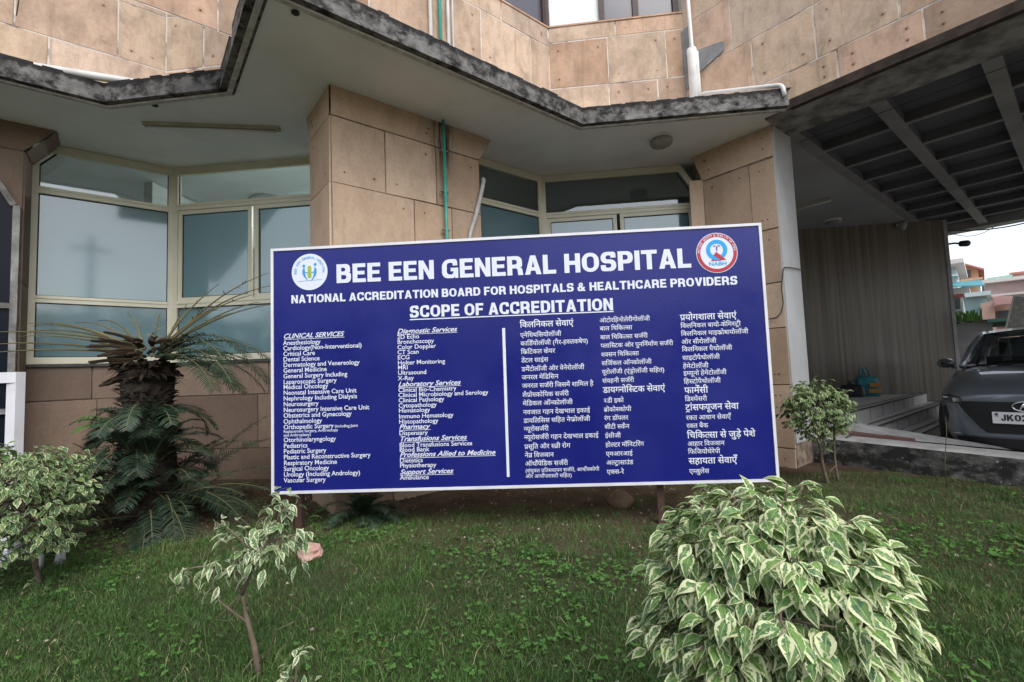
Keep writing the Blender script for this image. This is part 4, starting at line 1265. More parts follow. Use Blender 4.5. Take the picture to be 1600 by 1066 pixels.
# batten lamp and round lamp on the soffit
M['batten'] = varied("aged_batten_plastic", (.44, .415, .35), (.36, .34, .28), 5, .6, .05)
def batten(label, a, b, z):
    mid_ = (Vector(a) + Vector(b)) / 2
    T = thing("batten_lamp", label, "lamp", (mid_.x, mid_.y, z))
    mb = MB(); mb.bar((*a, z), (*b, z), .055, .035, (0, 0, -1)); mb.build("housing", M['batten'], T)
    a_, b_ = Vector(a).lerp(Vector(b), .03), Vector(a).lerp(Vector(b), .97)
    mb = MB(); mb.tube([(*a_, z - .05), (*b_, z - .05)], .013, 10); mb.build("tube", M['panel_white'], T, True)
    return T
batten("long unlit batten lamp on the canopy soffit over the left window", (-4.08, 4.14), (-2.83, 4.46), ZS - .001)
batten("unlit batten lamp on the dim porch ceiling beside the column", (4.05, 8.30), (4.42, 7.93), 3.767)
M['lampglass'] = varied("dusty_lamp_glass", (.30, .29, .26), (.22, .21, .19), 9, .5, .05)
def dome(label, x, y, z):
    T = thing("ceiling_lamp", label, "lamp", (x, y, z))
    mb = MB(); mb.lathe((x, y, z), [(.135, 0), (.135, -.025), (.12, -.03)], 28); mb.build("lamp_base", M['pvc'], T)
    mb = MB(); mb.lathe((x, y, z), [(.125, -.028), (.128, -.06), (.112, -.088), (.075, -.105), (.03, -.112)], 28); mb.build("diffuser", M['lampglass'], T, True)
dome("round unlit bulkhead lamp on the canopy soffit over the right window", 1.234, 5.417, ZS)
dome("round unlit lamp on the porch ceiling near the marble wall", 5.15, 9.25, 3.768)
# camera and flood lamp in the porch
T = thing("security_camera", "small white security camera at the top of the marble wall", "camera", (6.60, 9.66, 3.67))
mb = MB(); mb.lathe((6.60, 9.62, 3.65), [(.06, .09), (.065, .03), (.05, -.03), (.02, -.06)], 18); mb.build("camera_dome", M['porch_soffit'], T, True)
mb = MB(); mb.box((6.60, 9.68, 3.71), (.10, .09, .06)); mb.build("bracket", M['pvc'], T)
M['black_metal'] = new_mat("black_lamp_metal", (.03, .03, .03), .5)[0]
T = thing("flood_lamp", "small black flood lamp sticking out from the end of the marble wall", "lamp", (7.46, 9.9, 3.3))
mb = MB(); mb.tube([(7.455, 9.80, 3.30), (7.56, 9.74, 3.30), (7.62, 9.70, 3.28)], .018, 8); mb.build("lamp_arm", M['black_metal'], T, True)
mb = MB(); mb.lathe((7.60, 9.68, 3.27), [(.03, 0), (.055, .02), (.06, .14), (.05, .16)], 14, axis='x'); mb.build("lamp_head", M['black_metal'], T, True)
# overhead wires
def wire(label, pts, r=.006):
    mb = MB(); mb.tube(pts, r, 5); return tag(mb.build("cable", M['black_metal'], None, True), label, "cable")
def sag(a, b, s, n=14):
    a, b = Vector(a), Vector(b)
    return [a.lerp(b, i / n) - Vector((0, 0, s * 4 * (i / n) * (1 - i / n))) for i in range(n + 1)]
wire("thin black cable crossing the sandstone at the top left", sag((-5.05, 3.75, 4.72), (-3.75, 2.9, 5.3), .03), .005)
wire("bundle of cables drooping under the far porch beam", sag((7.46, 10.0, 3.66), (9.2, 9.9, 3.70), .10), .012)
wire("single cable looping below the far porch beam", sag((7.5, 10.0, 3.70), (8.7, 10.2, 3.71), .20), .006)
wire("pale thin cable stretched along the porch beam's inner edge", sag((2.85, 5.66, 3.70), (5.6, 2.9, 3.74), .02), .004)

wire("thin black cable hanging down the porch column's stone face", [(2.76, 5.64, 2.195), (2.56, 5.44, 2.185), (2.425, 5.305, 2.17), (2.405, 5.30, 2.14), (2.385, 5.325, 1.95), (2.39, 5.32, 1.78), (2.37, 5.34, 1.68), (2.33, 5.38, 1.63), (2.24, 5.47, 1.625)], .006)
pipe("loose_pipe", "white pipe lying on the canopy edge at the upper left corner", [(-4.52, 3.50, ZT + .03), (-3.62, 4.02, ZT + .05)], .035, M['pvc'])
# rooms: fan rod with ceiling rose and a lit batten seen through the fanlight
T = thing("ceiling_fan", "white ceiling fan seen dimly through the left bay's fanlight", "fan", (-4.15, 6.35, 3.78))
mb = MB(); mb.lathe((-4.15, 6.35, 3.775), [(.30, 0), (.31, -.02), (.25, -.03), (.10, -.035)], 30); mb.build("ceiling_rose", M['pvc'], T, True)
mb = MB(); mb.tube([(-4.15, 6.35, 3.75), (-4.15, 6.35, 3.05)], .014, 8); mb.build("rod", M['pvc'], T, True)
mb = MB(); mb.lathe((-4.15, 6.35, 2.93), [(.05, .13), (.12, .10), (.12, .03), (.06, 0)], 20); mb.build("motor", M['pvc'], T, True)
for k in range(3):
    a = 2 * math.pi * k / 3 + .4
    mb = MB(); mb.bar((-4.15 + .12 * math.cos(a), 6.35 + .12 * math.sin(a), 2.985), (-4.15 + .62 * math.cos(a), 6.35 + .62 * math.sin(a), 2.985), .13, .006, (0, 0, 1)); mb.build("blade", M['pvc'], T)
m, nt, b = new_mat("lit_tube", (1, 1, 1), .4)
b.inputs["Emission Color"].default_value = (.93, 1, .98, 1); b.inputs["Emission Strength"].default_value = 170
M['lit'] = m
T = thing("room_lamp", "lit white batten lamp on the ceiling inside the left bay", "lamp", (-2.6, 6.7, 3.78))
mb = MB(); mb.bar((-3.1, 6.9, 3.775), (-2.0, 6.9, 3.775), .06, .03, (0, 0, -1)); mb.build("housing", M['pvc'], T)
mb = MB(); mb.tube([(-3.07, 6.9, 3.73), (-2.03, 6.9, 3.73)], .016, 10); mb.build("tube", M['lit'], T, True)

# ---------------------------------------------------------------- small ground objects
def rock(name, label, cat, c, size, m, seed, cut=0):
    r = random.Random(seed)
    bm = bmesh.new()
    bmesh.ops.create_icosphere(bm, subdivisions=3, radius=1)
    ph = [r.uniform(0, 6) for _ in range(6)]
    for v in bm.verts:
        k = 1 + .12 * math.sin(3 * v.co.x + ph[0]) + .10 * math.sin(4 * v.co.y + ph[1]) + .08 * math.sin(5 * v.co.z + ph[2])
        if cut:
            mx = max(abs(v.co.x), abs(v.co.y), abs(v.co.z))
            v.co = v.co * (1 - cut) + v.co / mx * cut * .85
        v.co = v.co * k + Vector((r.uniform(-.03, .03), r.uniform(-.03, .03), r.uniform(-.03, .03)))
        v.co = Vector((v.co.x * size[0], v.co.y * size[1], v.co.z * size[2]))
    me = bpy.data.meshes.new(name); bm.to_mesh(me); bm.free()
    me.materials.append(m)
    if not cut: me.polygons.foreach_set("use_smooth", [True] * len(me.polygons))
    o = link(name, me); o.location = c; o.rotation_euler = (0, r.uniform(-.1, .1), r.uniform(0, 3))
    return tag(o, label, cat)
M['w_stone'] = varied('pale_stone', (.52, .52, .54), (.40, .40, .41), 9, .8, .3, 30)
rock("broken_brick", "broken pink brick lying in the clover left of the sign", "brick", (-1.66, 2.92, .045), (.105, .075, .045), M['brick_stone'], 4, .8)
rock("boulder", "smooth brown boulder on bare soil behind the right sign leg", "rock", (.43, 4.05, .05), (.115, .09, .085), M['boulder'], 8)
for i, (x, y, l) in enumerate(((-3.36, 2.72, "white stone beside the left shrub's stem"), (-3.30, 2.79, "white stone a little behind the left shrub's stem"))):
    rock("stone", l, "rock", (x, y, .05), (.032, .02, .055), M['w_stone'], 20 + i)

# white tube frame at the far left
T = thing("white_railing", "white painted steel frame standing behind the left shrub", "railing", (-3.7, 2.95, 0))
pa = Vector((-3.875, 2.98, 0)); pb = Vector((-5.1, 2.98 - .25, 0))
mb = MB(); mb.bar(pa, pa + Vector((0, 0, 1.20)), .075, .06, (0, -1, 0)); mb.build("post", M['steel_white'], T)
mb = MB(); mb.bar(pb, pb + Vector((0, 0, 1.20)), .075, .06, (0, -1, 0)); mb.build("post", M['steel_white'], T)
mb = MB(); mb.bar(pa + Vector((.0375, 0, 1.2375)), pb + Vector((-.0375, 0, 1.2375)), .075, .061, (0, -1, 0)); mb.build("top_rail", M['steel_white'], T)
mb = MB(); mb.box((-3.95, 2.83, .02), (.52, .22, .03), .15); mb.build("base_plate", M['steel_white'], T)

# bags on the landing
M['bag_teal'] = varied("teal_woven_plastic", (.02, .20, .22), (.015, .15, .18), 8, .5, .2, 80)
M['bag_orange'] = new_mat("orange_print", (.45, .20, .04), .5)[0]
M['bag_black'] = varied("black_plastic_bag", (.015, .015, .018), (.03, .03, .035), 5, .35, .5, 18)
def bag(name, label, c, w, d, h, m, seed, puff=.10):
    r = random.Random(seed)
    T = thing(name, label, "bag", (c[0], c[1], c[2]))
    mb = MB()
    V, F = [], []
    n, L = 20, 9
    for j in range(L):
        t = j / (L - 1)
        k = 1 + puff * math.sin(math.pi * t) - .12 * t
        for i in range(n):
            a = 2 * math.pi * i / n
            ex = abs(math.cos(a)) ** .5 * (1 if math.cos(a) > 0 else -1); ey = abs(math.sin(a)) ** .5 * (1 if math.sin(a) > 0 else -1)
            V.append((c[0] + ex * w / 2 * k + r.uniform(-.008, .008), c[1] + ey * d / 2 * k * (1 - .35 * t) + r.uniform(-.008, .008), c[2] + h * t + r.uniform(-.006, .006)))
    for j in range(L - 1):
        for i in range(n): F.append((j * n + i, j * n + (i + 1) % n, (j + 1) * n + (i + 1) % n, (j + 1) * n + i))
    F += [tuple(range(n - 1, -1, -1)), tuple(range((L - 1) * n, L * n))]
    mb.mesh(V, F)
    mb.build("bag_body", m, T, True)
    return T
T = bag("carrier_bag", "teal woven carrier bag with orange print standing on the landing", (5.66, 9.52, .45), .38, .22, .36, M['bag_teal'], 2)
for s in (-1, 1):
    mb = MB(); mb.tube([(5.56, 9.52 + s * .05, .80), (5.57, 9.52 + s * .06, .95), (5.62, 9.52 + s * .06, .99), (5.66, 9.52 + s * .06, .92), (5.68, 9.52 + s * .05, .80)], .012, 7); mb.build("handle", M['bag_teal'], T, True)
mb = MB()
for z, w in ((.55, .22), (.66, .18)):
    mb.box((5.71, 9.385, z), (w, .012, .07))
mb.build("print_patch", M['bag_orange'], T)
T = bag("bin_bag", "lumpy black bag slumped beside the teal carrier bag", (5.34, 9.45, .45), .36, .28, .22, M['bag_black'], 3, .18)
mb = MB(); mb.lathe((5.34, 9.45, .66), [(.10, -.03), (.05, .02), (.03, .05), (.06, .09)], 12); mb.build("bag_knot", M['bag_black'], T, True)

# ---------------------------------------------------------------- plants
def leaf_mat(name, cream, g1, g2, edge=.62, transl=.22):
    m, nt, b = new_mat(name, g1, .42, 0, .35)
    uv = nt.nodes.new("ShaderNodeUVMap"); uv.uv_map = "UVMap"
    at = attr(nt, "tone")
    sc_ = nt.nodes.new("ShaderNodeSeparateColor"); nt.links.new(at.outputs["Color"], sc_.inputs[0])
    s = sep(nt, uv.outputs[0])
    cx = mth(nt, 'ABSOLUTE', mth(nt, 'SUBTRACT', mth(nt, 'MULTIPLY', s[0], 2), 1))
    cb = nt.nodes.new("ShaderNodeCombineXYZ")
    nt.links.new(s[0], cb.inputs[0]); nt.links.new(mth(nt, 'MULTIPLY', s[1], 2.2), cb.inputs[1]); nt.links.new(mth(nt, 'MULTIPLY', sc_.outputs[0], 37), cb.inputs[2])
    n1 = noise(nt, cb.outputs[0], 3.2, 3, .6)
    n2 = noise(nt, cb.outputs[0], 2.0, 2)
    tip = mth(nt, 'MULTIPLY', mth(nt, 'POWER', mth(nt, 'ABSOLUTE', mth(nt, 'SUBTRACT', s[1], .42)), 2.0), 1.1)
    e = mth(nt, 'ADD', mth(nt, 'ADD', cx, tip), mth(nt, 'MULTIPLY', mth(nt, 'SUBTRACT', n1, .5), 1.9))
    e = mth(nt, 'ADD', e, mth(nt, 'MULTIPLY', mth(nt, 'SUBTRACT', sc_.outputs[1], .5), .45))
    green = mixc(nt, ramp(nt, n2, [(.45, gray(0)), (.52, gray(1))]), g1, g2)
    green = mixc(nt, mth(nt, 'MULTIPLY', sc_.outputs[2], .55), green, (g2[0] * 1.5, g2[1] * 1.5, g2[2] * .9))
    col = mixc(nt, ramp(nt, e, [(edge - .03, gray(0)), (edge + .03, gray(1))]), green, cream)
    rib = mth(nt, 'LESS_THAN', cx, .045)
    col = mixc(nt, mth(nt, 'MULTIPLY', rib, .6), col, (cream[0] * .8, cream[1] * .85, cream[2] * .7))
    nt.links.new(col, b.inputs["Base Color"])
    tr = nt.nodes.new("ShaderNodeBsdfTranslucent")
    nt.links.new(mixc(nt, .5, col, (.9, 1, .5), 'MULTIPLY'), tr.inputs[0])
    mx = nt.nodes.new("ShaderNodeMixShader"); mx.inputs[0].default_value = transl
    nt.links.new(b.outputs[0], mx.inputs[1]); nt.links.new(tr.outputs[0], mx.inputs[2])
    nt.links.new(mx.outputs[0], nt.nodes["Material Output"].inputs[0])
    return m
M['leaf'] = leaf_mat("variegated_leaf", (.66, .69, .43), (.07, .155, .075), (.15, .27, .085), .64)
M['leaf_pale'] = leaf_mat("variegated_leaf_pale", (.62, .65, .44), (.075, .15, .08), (.12, .215, .09), .62)
M['leaf_dark'] = leaf_mat("variegated_leaf_dark", (.52, .56, .33), (.04, .10, .05), (.095, .19, .06), .74)
M['bark'] = varied("grey_bark", (.19, .15, .11), (.11, .085, .06), 14, .9, .4, 50)

class Leaves:
    def __init__(s): s.V, s.F, s.UV, s.C = [], [], [], []
    def add(s, p, d, upv, L, W, r, droop=.5, fold=.25, rows=6):
        """pointed leaf from p along d, arching down"""
        d = Vector(d).normalized()
        side = d.cross(Vector(upv))
        if side.length < 1e-3: side = d.cross(Vector((1, .3, .2)))
        side.normalize()
        nrm = side.cross(d).normalized()
        b = len(s.V)
        col = (r.random(), r.random(), r.random() ** 2)
        tw = r.uniform(-.25, .25)
        prof = [.05, .62, 1.0, .93, .62, .27, .0]
        q = Vector(p)
        ang = 0.0
        step = L / rows
        cols = (-1, -.55, 0, .55, 1)
        for i in range(rows + 1):
            t = i / rows
            h = prof[i] * W / 2
            dd = (d * math.cos(ang) - nrm * math.sin(ang)).normalized()
            nn = (nrm * math.cos(ang) + d * math.sin(ang)).normalized()
            ss = (side * math.cos(tw * t) + nn * math.sin(tw * t))
            for c in cols:
                off = ss * (c * h) + nn * (abs(c) * h * fold * 1.0 - (abs(c) == 1) * h * .06)
                s.V.append(q + off)
                s.UV.append(((c + 1) / 2, t))
            q = q + dd * step
            ang += droop / rows * (1.0 + .6 * t)
        for i in range(rows):
            for k in range(4):
                a = b + i * 5 + k
                s.F.append((a, a + 1, a + 6, a + 5)); s.C.append(col)
    def build(s, name, mat, parent):
        me = bpy.data.meshes.new(name)
        me.from_pydata([tuple(v) for v in s.V], [], s.F)
        me.materials.append(mat)
        me.polygons.foreach_set("use_smooth", [True] * len(s.F))
        uvl = me.uv_layers.new(name="UVMap")
        uvl.data.foreach_set("uv", [c for f in s.F for i in f for c in s.UV[i]])
        ca = me.color_attributes.new(name="tone", type='FLOAT_COLOR', domain='CORNER')
        ca.data.foreach_set("color", [x for c in s.C for _ in range(4) for x in (*c, 1.0)])
        me.update()
        return link(name, me, parent)

def curve_pts(a, b, r, wob, n=6):
    a, b = Vector(a), Vector(b)
    o = Vector((r.uniform(-1, 1), r.uniform(-1, 1), r.uniform(-.4, .4))) * wob
    return [a.lerp(b, i / n) + o * math.sin(math.pi * i / n) + Vector((r.uniform(-1, 1), r.uniform(-1, 1), 0)) * wob * .12 * (0 < i < n) for i in range(n + 1)]

def ficus(label, base, stems, crown_c, crown_r, ntw, per, L, seed, cat="shrub", mat='leaf', low=-1.0, top=None, droop=(.5, 1.3), group=None, name="variegated_shrub", sq=1.0, twig=.5, sprigs=()):
    """stems: list of polylines; the crown is an uneven ellipsoid of leafy twigs"""
    r = random.Random(seed)
    T = thing(name, label, cat, base, group)
    wood = MB()
    ends = []
    for pts, rad_ in stems:
        n = len(pts)
        wood.tube(pts, [rad_ * (1 - .6 * i / (n - 1)) for i in range(n)], 8)
        ends += [Vector(p) for p in pts[max(1, n // 2):]]
    cc = Vector(crown_c); cr = Vector(crown_r)
    lv = Leaves()
    lob = [(Vector((r.gauss(0, 1), r.gauss(0, 1), r.gauss(0, 1))).normalized(), r.uniform(-.16, .20)) for _ in range(9)]
    k = 0
    while k < ntw:
        d = Vector((r.gauss(0, 1), r.gauss(0, 1), r.gauss(.15, 1))).normalized()
        if d.z < low: continue
        k += 1
        if sq != 1.0: d = Vector([math.copysign(abs(q_) ** sq, q_) for q_ in d])
        sc_ = 1 + sum(a * max(0, d.dot(q)) ** 4 for q, a in lob) + r.uniform(-.10, .08)
        depth = r.uniform(.60, 1.0) if r.random() < .45 else r.uniform(.86, 1.04)
        tip = cc + Vector((d.x * cr.x, d.y * cr.y, d.z * cr.z)) * sc_ * depth
        src = min(ends, key=lambda e: (e - tip).length + r.uniform(0, .15)) if ends else cc
        root = src.lerp(tip, .25)
        tw = curve_pts(root, tip, r, (tip - root).length * .12, 5)
        if r.random() < twig: wood.tube([src] + tw, [.006 * (L / .085)] + [.0045 * (1 - .12 * i) for i in range(6)], 5)
        out = (Vector((d.x, d.y, d.z * .35))).normalized()
        for j in range(per):
            t = 1 - .62 * (j / per) ** 1.0 + r.uniform(-.04, .04)
            t = min(max(t, 0), 1)
            i0 = min(int(t * 5), 4)
            p = tw[i0].lerp(tw[i0 + 1], t * 5 - i0)
            az = r.uniform(-1.1, 1.1)
            dv = Vector((out.x * math.cos(az) - out.y * math.sin(az), out.x * math.sin(az) + out.y * math.cos(az), 0))
            if dv.length < .2: dv = Vector((r.uniform(-1, 1), r.uniform(-1, 1), 0))
            dv.normalize()
            dv.z = r.uniform(-.75, .12) + .3 * max(d.z, 0) * (1 if r.random() < .6 else -.6)
            l = L * r.uniform(.55, 1.25)
            u = (Vector((0, 0, 1)) + dv * .3 + Vector((r.uniform(-.5, .5), r.uniform(-.5, .5), 0))).normalized()
            lv.add(p + dv.normalized() * .012, dv, u, l, l * r.uniform(.46, .58), r, r.uniform(*droop), r.uniform(.12, .38))
    for p, d in sprigs:
        p, d = Vector(p), Vector(d).normalized()
        q = p - d * .10 - Vector((0, 0, .05))
        wood.tube([q, p - d * .03, p], [.003, .0025, .0015], 5)
        for n_ in range(7):
            c = p - d * (.012 * n_) + Vector((0, 0, .0))
            e = (d * .4 + Vector((r.uniform(-1, 1), r.uniform(-1, 1), r.uniform(-.2, .5)))).normalized()
            l = L * r.uniform(.7, 1.15)
            lv.add(c, e, (r.uniform(-.4, .4), r.uniform(-.4, .4), 1), l, l * r.uniform(.42, .55), r, r.uniform(.5, 1.3), r.uniform(.12, .38))
    wood.build("stem", M['bark'], T, True)
    lv.build("foliage", M[mat], T)
    return T

r = random.Random(2)
# big bush in the near right
ficus("big rounded variegated shrub with cream edged leaves in the near right corner", (.47, 1.15, 0),
      [(curve_pts((.47, 1.15, -.03), (.465, 1.16, .58), r, .03), .020), (curve_pts((.465, 1.16, .38), (.36, 1.15, .64), r, .02), .008), (curve_pts((.465, 1.16, .38), (.58, 1.18, .64), r, .02), .008), (curve_pts((.465, 1.16, .40), (.45, 1.28, .64), r, .02), .008), (curve_pts((.465, 1.16, .5), (.475, 1.15, .70), r, .02), .005)],
      (.468, 1.17, .605), (.236, .235, .245), 600, 8, .052, 41, low=-.8, sq=.82, twig=.35,
      sprigs=[((.475, 1.10, .885), (.1, 0, .6)), ((.50, 1.11, .875), (.5, 0, .4)), ((.30, 1.10, .845), (-.5, -.1, .4)), ((.22, 1.12, .77), (-.8, -.1, .2)), ((.70, 1.2, .72), (.8, 0, .1)), ((.40, 1.10, .87), (-.2, -.2, .4))])
# a few sprigs standing out of its top are grown with it
# left shrub
ficus("clipped variegated shrub at the left edge in front of the white frame", (-3.12, 2.50, 0),
      [(curve_pts((-3.10, 2.52, -.03), (-3.22, 2.50, .50), r, .03), .015), (curve_pts((-3.11, 2.5, .1), (-3.05, 2.48, .50), r, .03), .010), (curve_pts((-3.15, 2.5, .28), (-3.4, 2.46, .58), r, .03), .009)],
      (-3.25, 2.47, .535), (.36, .34, .29), 480, 9, .050, 52, low=-.85, mat='leaf_dark', sq=.85, twig=.3,
      sprigs=[((-3.05, 2.40, .30), (.3, -.4, -.4)), ((-3.10, 2.42, .26), (-.2, -.4, -.4)), ((-2.92, 2.45, .66), (.8, -.1, .2)), ((-3.22, 2.42, .84), (0, 0, 1)), ((-3.06, 2.44, .06), (.2, -.3, .5))])
# sparse sapling
saps = [([(-1.205, 1.764, -.03), (-1.225, 1.755, .13), (-1.255, 1.74, .27), (-1.262, 1.735, .345)], .0125),
        ([(-1.262, 1.735, .335), (-1.235, 1.73, .40), (-1.20, 1.73, .46), (-1.13, 1.735, .58), (-1.09, 1.74, .69)], .008),
        ([(-1.262, 1.735, .335), (-1.275, 1.72, .37), (-1.25, 1.70, .45), (-1.27, 1.69, .53)], .006),
        ([(-1.24, 1.745, .22), (-1.31, 1.71, .30), (-1.345, 1.68, .36), (-1.33, 1.67, .40)], .005),
        ([(-1.23, 1.73, .41), (-1.34, 1.70, .45), (-1.43, 1.69, .455), (-1.49, 1.69, .42)], .005),
        ([(-1.16, 1.735, .53), (-1.09, 1.74, .55), (-1.02, 1.75, .56)], .005),
        ([(-1.2, 1.73, .47), (-1.24, 1.70, .55), (-1.28, 1.68, .60), (-1.33, 1.68, .62)], .005)]
T = thing("variegated_sapling", "thin sparse variegated sapling in front of the sign's left leg", "sapling", (-1.205, 1.764, 0))
wood = MB()
for pts, rd in saps:
    q = bend(pts, .05, 4) if len(pts) > 2 else pts
    wood.tube(q, [rd * (1 - .55 * i / (len(q) - 1)) for i in range(len(q))], 8)
rs = random.Random(77)
for _ in range(9):
    a = Vector(rs.choice(saps[1][0] + saps[0][0][2:]))
    wood.tube(curve_pts(a, a + Vector((rs.uniform(-.16, .16), rs.uniform(-.1, .1), rs.uniform(-.12, .08))), rs, .02, 4), [.0022, .002, .0016, .0012, .001], 5)
wood.tube([(-1.215, 1.76, .06), (-1.16, 1.75, .12), (-1.13, 1.74, .20), (-1.05, 1.73, .24)], [.004, .003, .0022, .0015], 6)
wood.tube([(-1.22, 1.755, .10), (-1.26, 1.74, .05), (-1.27, 1.72, -.01)], [.003, .0022, .0015], 6)
lv = Leaves()
def spray(p, n, spread, dirb, L):
    for _ in range(n):
        q = Vector(p) + Vector((rs.uniform(-1, 1), rs.uniform(-1, 1), rs.uniform(-1, 1))) * spread
        d = (Vector(dirb) + Vector((rs.uniform(-1, 1), rs.uniform(-1, 1), rs.uniform(-.8, .35)))).normalized()
        l = L * rs.uniform(.65, 1.1)
        lv.add(q, d, (rs.uniform(-.5, .5), rs.uniform(-.5, .5), 1), l, l * rs.uniform(.34, .46), rs, rs.uniform(.6, 1.5), rs.uniform(.15, .4))
spray((-1.095, 1.74, .68), 24, .045, (0, 0, .1), .06)
spray((-1.09, 1.74, .63), 21, .05, (0, -.2, 0), .065)
spray((-1.07, 1.75, .56), 21, .05, (.4, 0, 0), .066)
spray((-1.14, 1.735, .56), 33, .06, (-.1, -.3, 0), .07)
spray((-1.22, 1.72, .53), 30, .06, (-.4, -.2, 0), .07)
spray((-1.30, 1.69, .59), 21, .045, (-.6, 0, .1), .07)
spray((-1.18, 1.72, .47), 18, .05, (-.1, -.3, -.2), .068)
spray((-1.34, 1.70, .45), 13, .04, (-.4, -.3, -.2), .075)
spray((-1.47, 1.69, .43), 13, .03, (-.6, -.1, -.5), .078)
spray((-1.25, 1.71, .44), 9, .035, (-.2, -.3, -.4), .072)
spray((-1.335, 1.67, .38), 6, .02, (-.2, -.2, -.6), .075)
spray((-1.07, 1.72, .48), 7, .05, (.5, -.2, -.3), .06)
wood.build("stem", M['bark'], T, True)
lv.build("foliage", M['leaf_pale'], T)
# small tree by the ledge
ficus("small variegated tree with a bare forked stem beside the driveway ledge", (2.40, 4.72, 0),
      [(curve_pts((2.40, 4.72, -.03), (2.33, 4.69, .50), r, .02), .020), (curve_pts((2.40, 4.72, .10), (2.46, 4.70, .17), r, .005), .012), (curve_pts((2.36, 4.70, .42), (2.22, 4.65, .75), r, .02), .012), (curve_pts((2.36, 4.70, .42), (2.42, 4.66, .75), r, .02), .012), (curve_pts((2.52, 4.78, -.02), (2.50, 4.74, .52), r, .015), .014), (curve_pts((2.50, 4.74, .5), (2.45, 4.70, .75), r, .015), .010)],
      (2.315, 4.66, .70), (.265, .25, .255), 300, 7, .056, 63, "tree", mat='leaf_dark', low=-1, sq=.9, twig=.3, name="variegated_tree",
      sprigs=[((2.36, 4.64, .33), (-.3, -.3, .1)), ((2.42, 4.66, .36), (.4, -.3, .2)), ((2.49, 4.72, .40), (.4, -.2, .2)), ((2.48, 4.70, .47), (-.2, -.4, .2)), ((2.60, 4.66, .86), (.8, 0, .3)), ((2.06, 4.62, .82), (-.8, 0, .2)), ((2.30, 4.62, .98), (0, 0, 1))])
# leafy tip at the bottom edge
T = thing("variegated_seedling", "low variegated seedling in the grass at the bottom edge", "seedling", (-1.0, 1.66, 0))
wood = MB(); wood.tube([(-1.0, 1.66, -.02), (-1.0, 1.655, .08), (-.985, 1.65, .17)], [.006, .005, .003], 7)
wood.tube([(-1.0, 1.655, .06), (-1.05, 1.64, .12)], [.004, .002], 6)
lv = Leaves()
spray((-.975, 1.65, .17), 6, .02, (.2, -.1, .3), .06)
spray((-1.03, 1.645, .12), 7, .03, (-.2, -.2, .1), .055)
spray((-.96, 1.64, .09), 7, .03, (.3, -.2, .0), .055)
wood.build("stem", M['bark'], T, True)
lv.build("foliage", M['leaf_pale'], T)

# --- sago palm with cut fronds, suckers at its foot
def frond_mat(name, c0, c1):
    m, nt, b = new_mat(name, c0, .5, 0, .3)
    at = attr(nt, "tone")
    sc_ = nt.nodes.new("ShaderNodeSeparateColor"); nt.links.new(at.outputs["Color"], sc_.inputs[0])
    nt.links.new(ramp(nt, sc_.outputs[0], [(0, c0), (1, c1)]), b.inputs["Base Color"])
    return m
M['frond'] = frond_mat("palm_frond", (.014, .032, .020), (.040, .068, .036))
M['frond_bright'] = frond_mat("young_palm_frond", (.04, .14, .02), (.07, .21, .035))
M['stalk'] = frond_mat("palm_stalk", (.10, .095, .045), (.17, .145, .075))
M['stub'] = frond_mat("dry_palm_stub", (.014, .012, .009), (.05, .034, .021))
M['palm_bark'] = varied("palm_bark", (.014, .011, .009), (.034, .024, .017), 22, .95, .8, 40)

def frond(mb, base, az, el, L, bendk, ll, dens=44, bare=0.0, r=None, rm=0.007, start=.16):
    """rachis with paired leaflets; bare = share of leaflets missing"""
    p = Vector(base)
    h = Vector((math.cos(az), math.sin(az), 0))
    N = 16
    pts = [p.copy()]
    e = el
    tang = []
    for i in range(N):
        d = h * math.cos(e) + Vector((0, 0, math.sin(e)))
        tang.append(d)
        p = p + d * (L / N)
        pts.append(p.copy())
        e -= bendk / N * (0.6 + .8 * i / N)
    tang.append(tang[-1])
    mb.tube(pts, [rm * (1 - .8 * i / N) for i in range(N + 1)], 6, 1, True, (r.random(), 0, 0))
    side0 = h.cross(Vector((0, 0, 1)))
    for k in range(dens):
        t = start + (1 - start) * k / dens
        f = t * N; i = min(int(f), N - 1)
        q = pts[i].lerp(pts[i + 1], f - i)
        d = tang[i]
        upn = side0.cross(d).normalized()
        for s in (-1, 1):
            if r.random() < bare: continue
            l = ll * (math.sin(math.pi * min(1, .12 + .88 * t)) ** .6 * .9 + .12) * r.uniform(.85, 1.1)
            v = (side0 * s * .8 + d * .55 + upn * r.uniform(.0, .30)).normalized()
            w = (d * .8 - side0 * s * .55).normalized() * .0040
            m_ = q + v * l * .55 - Vector((0, 0, 1)) * l * .05
            tp_ = q + v * l - Vector((0, 0, 1)) * l * r.uniform(.14, .34)
            c = (r.random(), 0, 0)
            mb.face([q - w, q + w, m_ + w * .9, m_ - w * .9], 0, None, None, c)
            mb.face([m_ - w * .9, m_ + w * .9, tp_], 0, None, None, c)

pr = random.Random(5)
PB = Vector((-3.53, 3.66, 0))
PT = thing("sago_palm", "shaggy sago palm with cut bare fronds and a thick dark trunk", "palm", PB)
mb = MB()
V, F = [], []
n, Lr = 28, 30
for j in range(Lr + 1):
    t = j / Lr
    z = -.05 + 1.40 * t
    rr_ = .205 - .025 * t + .018 * math.sin(t * 7) - (.04 if t > .95 else 0)
    for i in range(n):
        a = 2 * math.pi * (i + .5 * (j % 2)) / n
        k = rr_ * (1 + pr.uniform(-.09, .09))
        V.append((PB.x + k * math.cos(a), PB.y + k * math.sin(a), z))
for j in range(Lr):
    for i in range(n): F.append((j * n + i, j * n + (i + 1) % n, (j + 1) * n + (i + 1) % n, (j + 1) * n + i))
F.append(tuple(range(Lr * n, (Lr + 1) * n)))
mb.mesh(V, F)
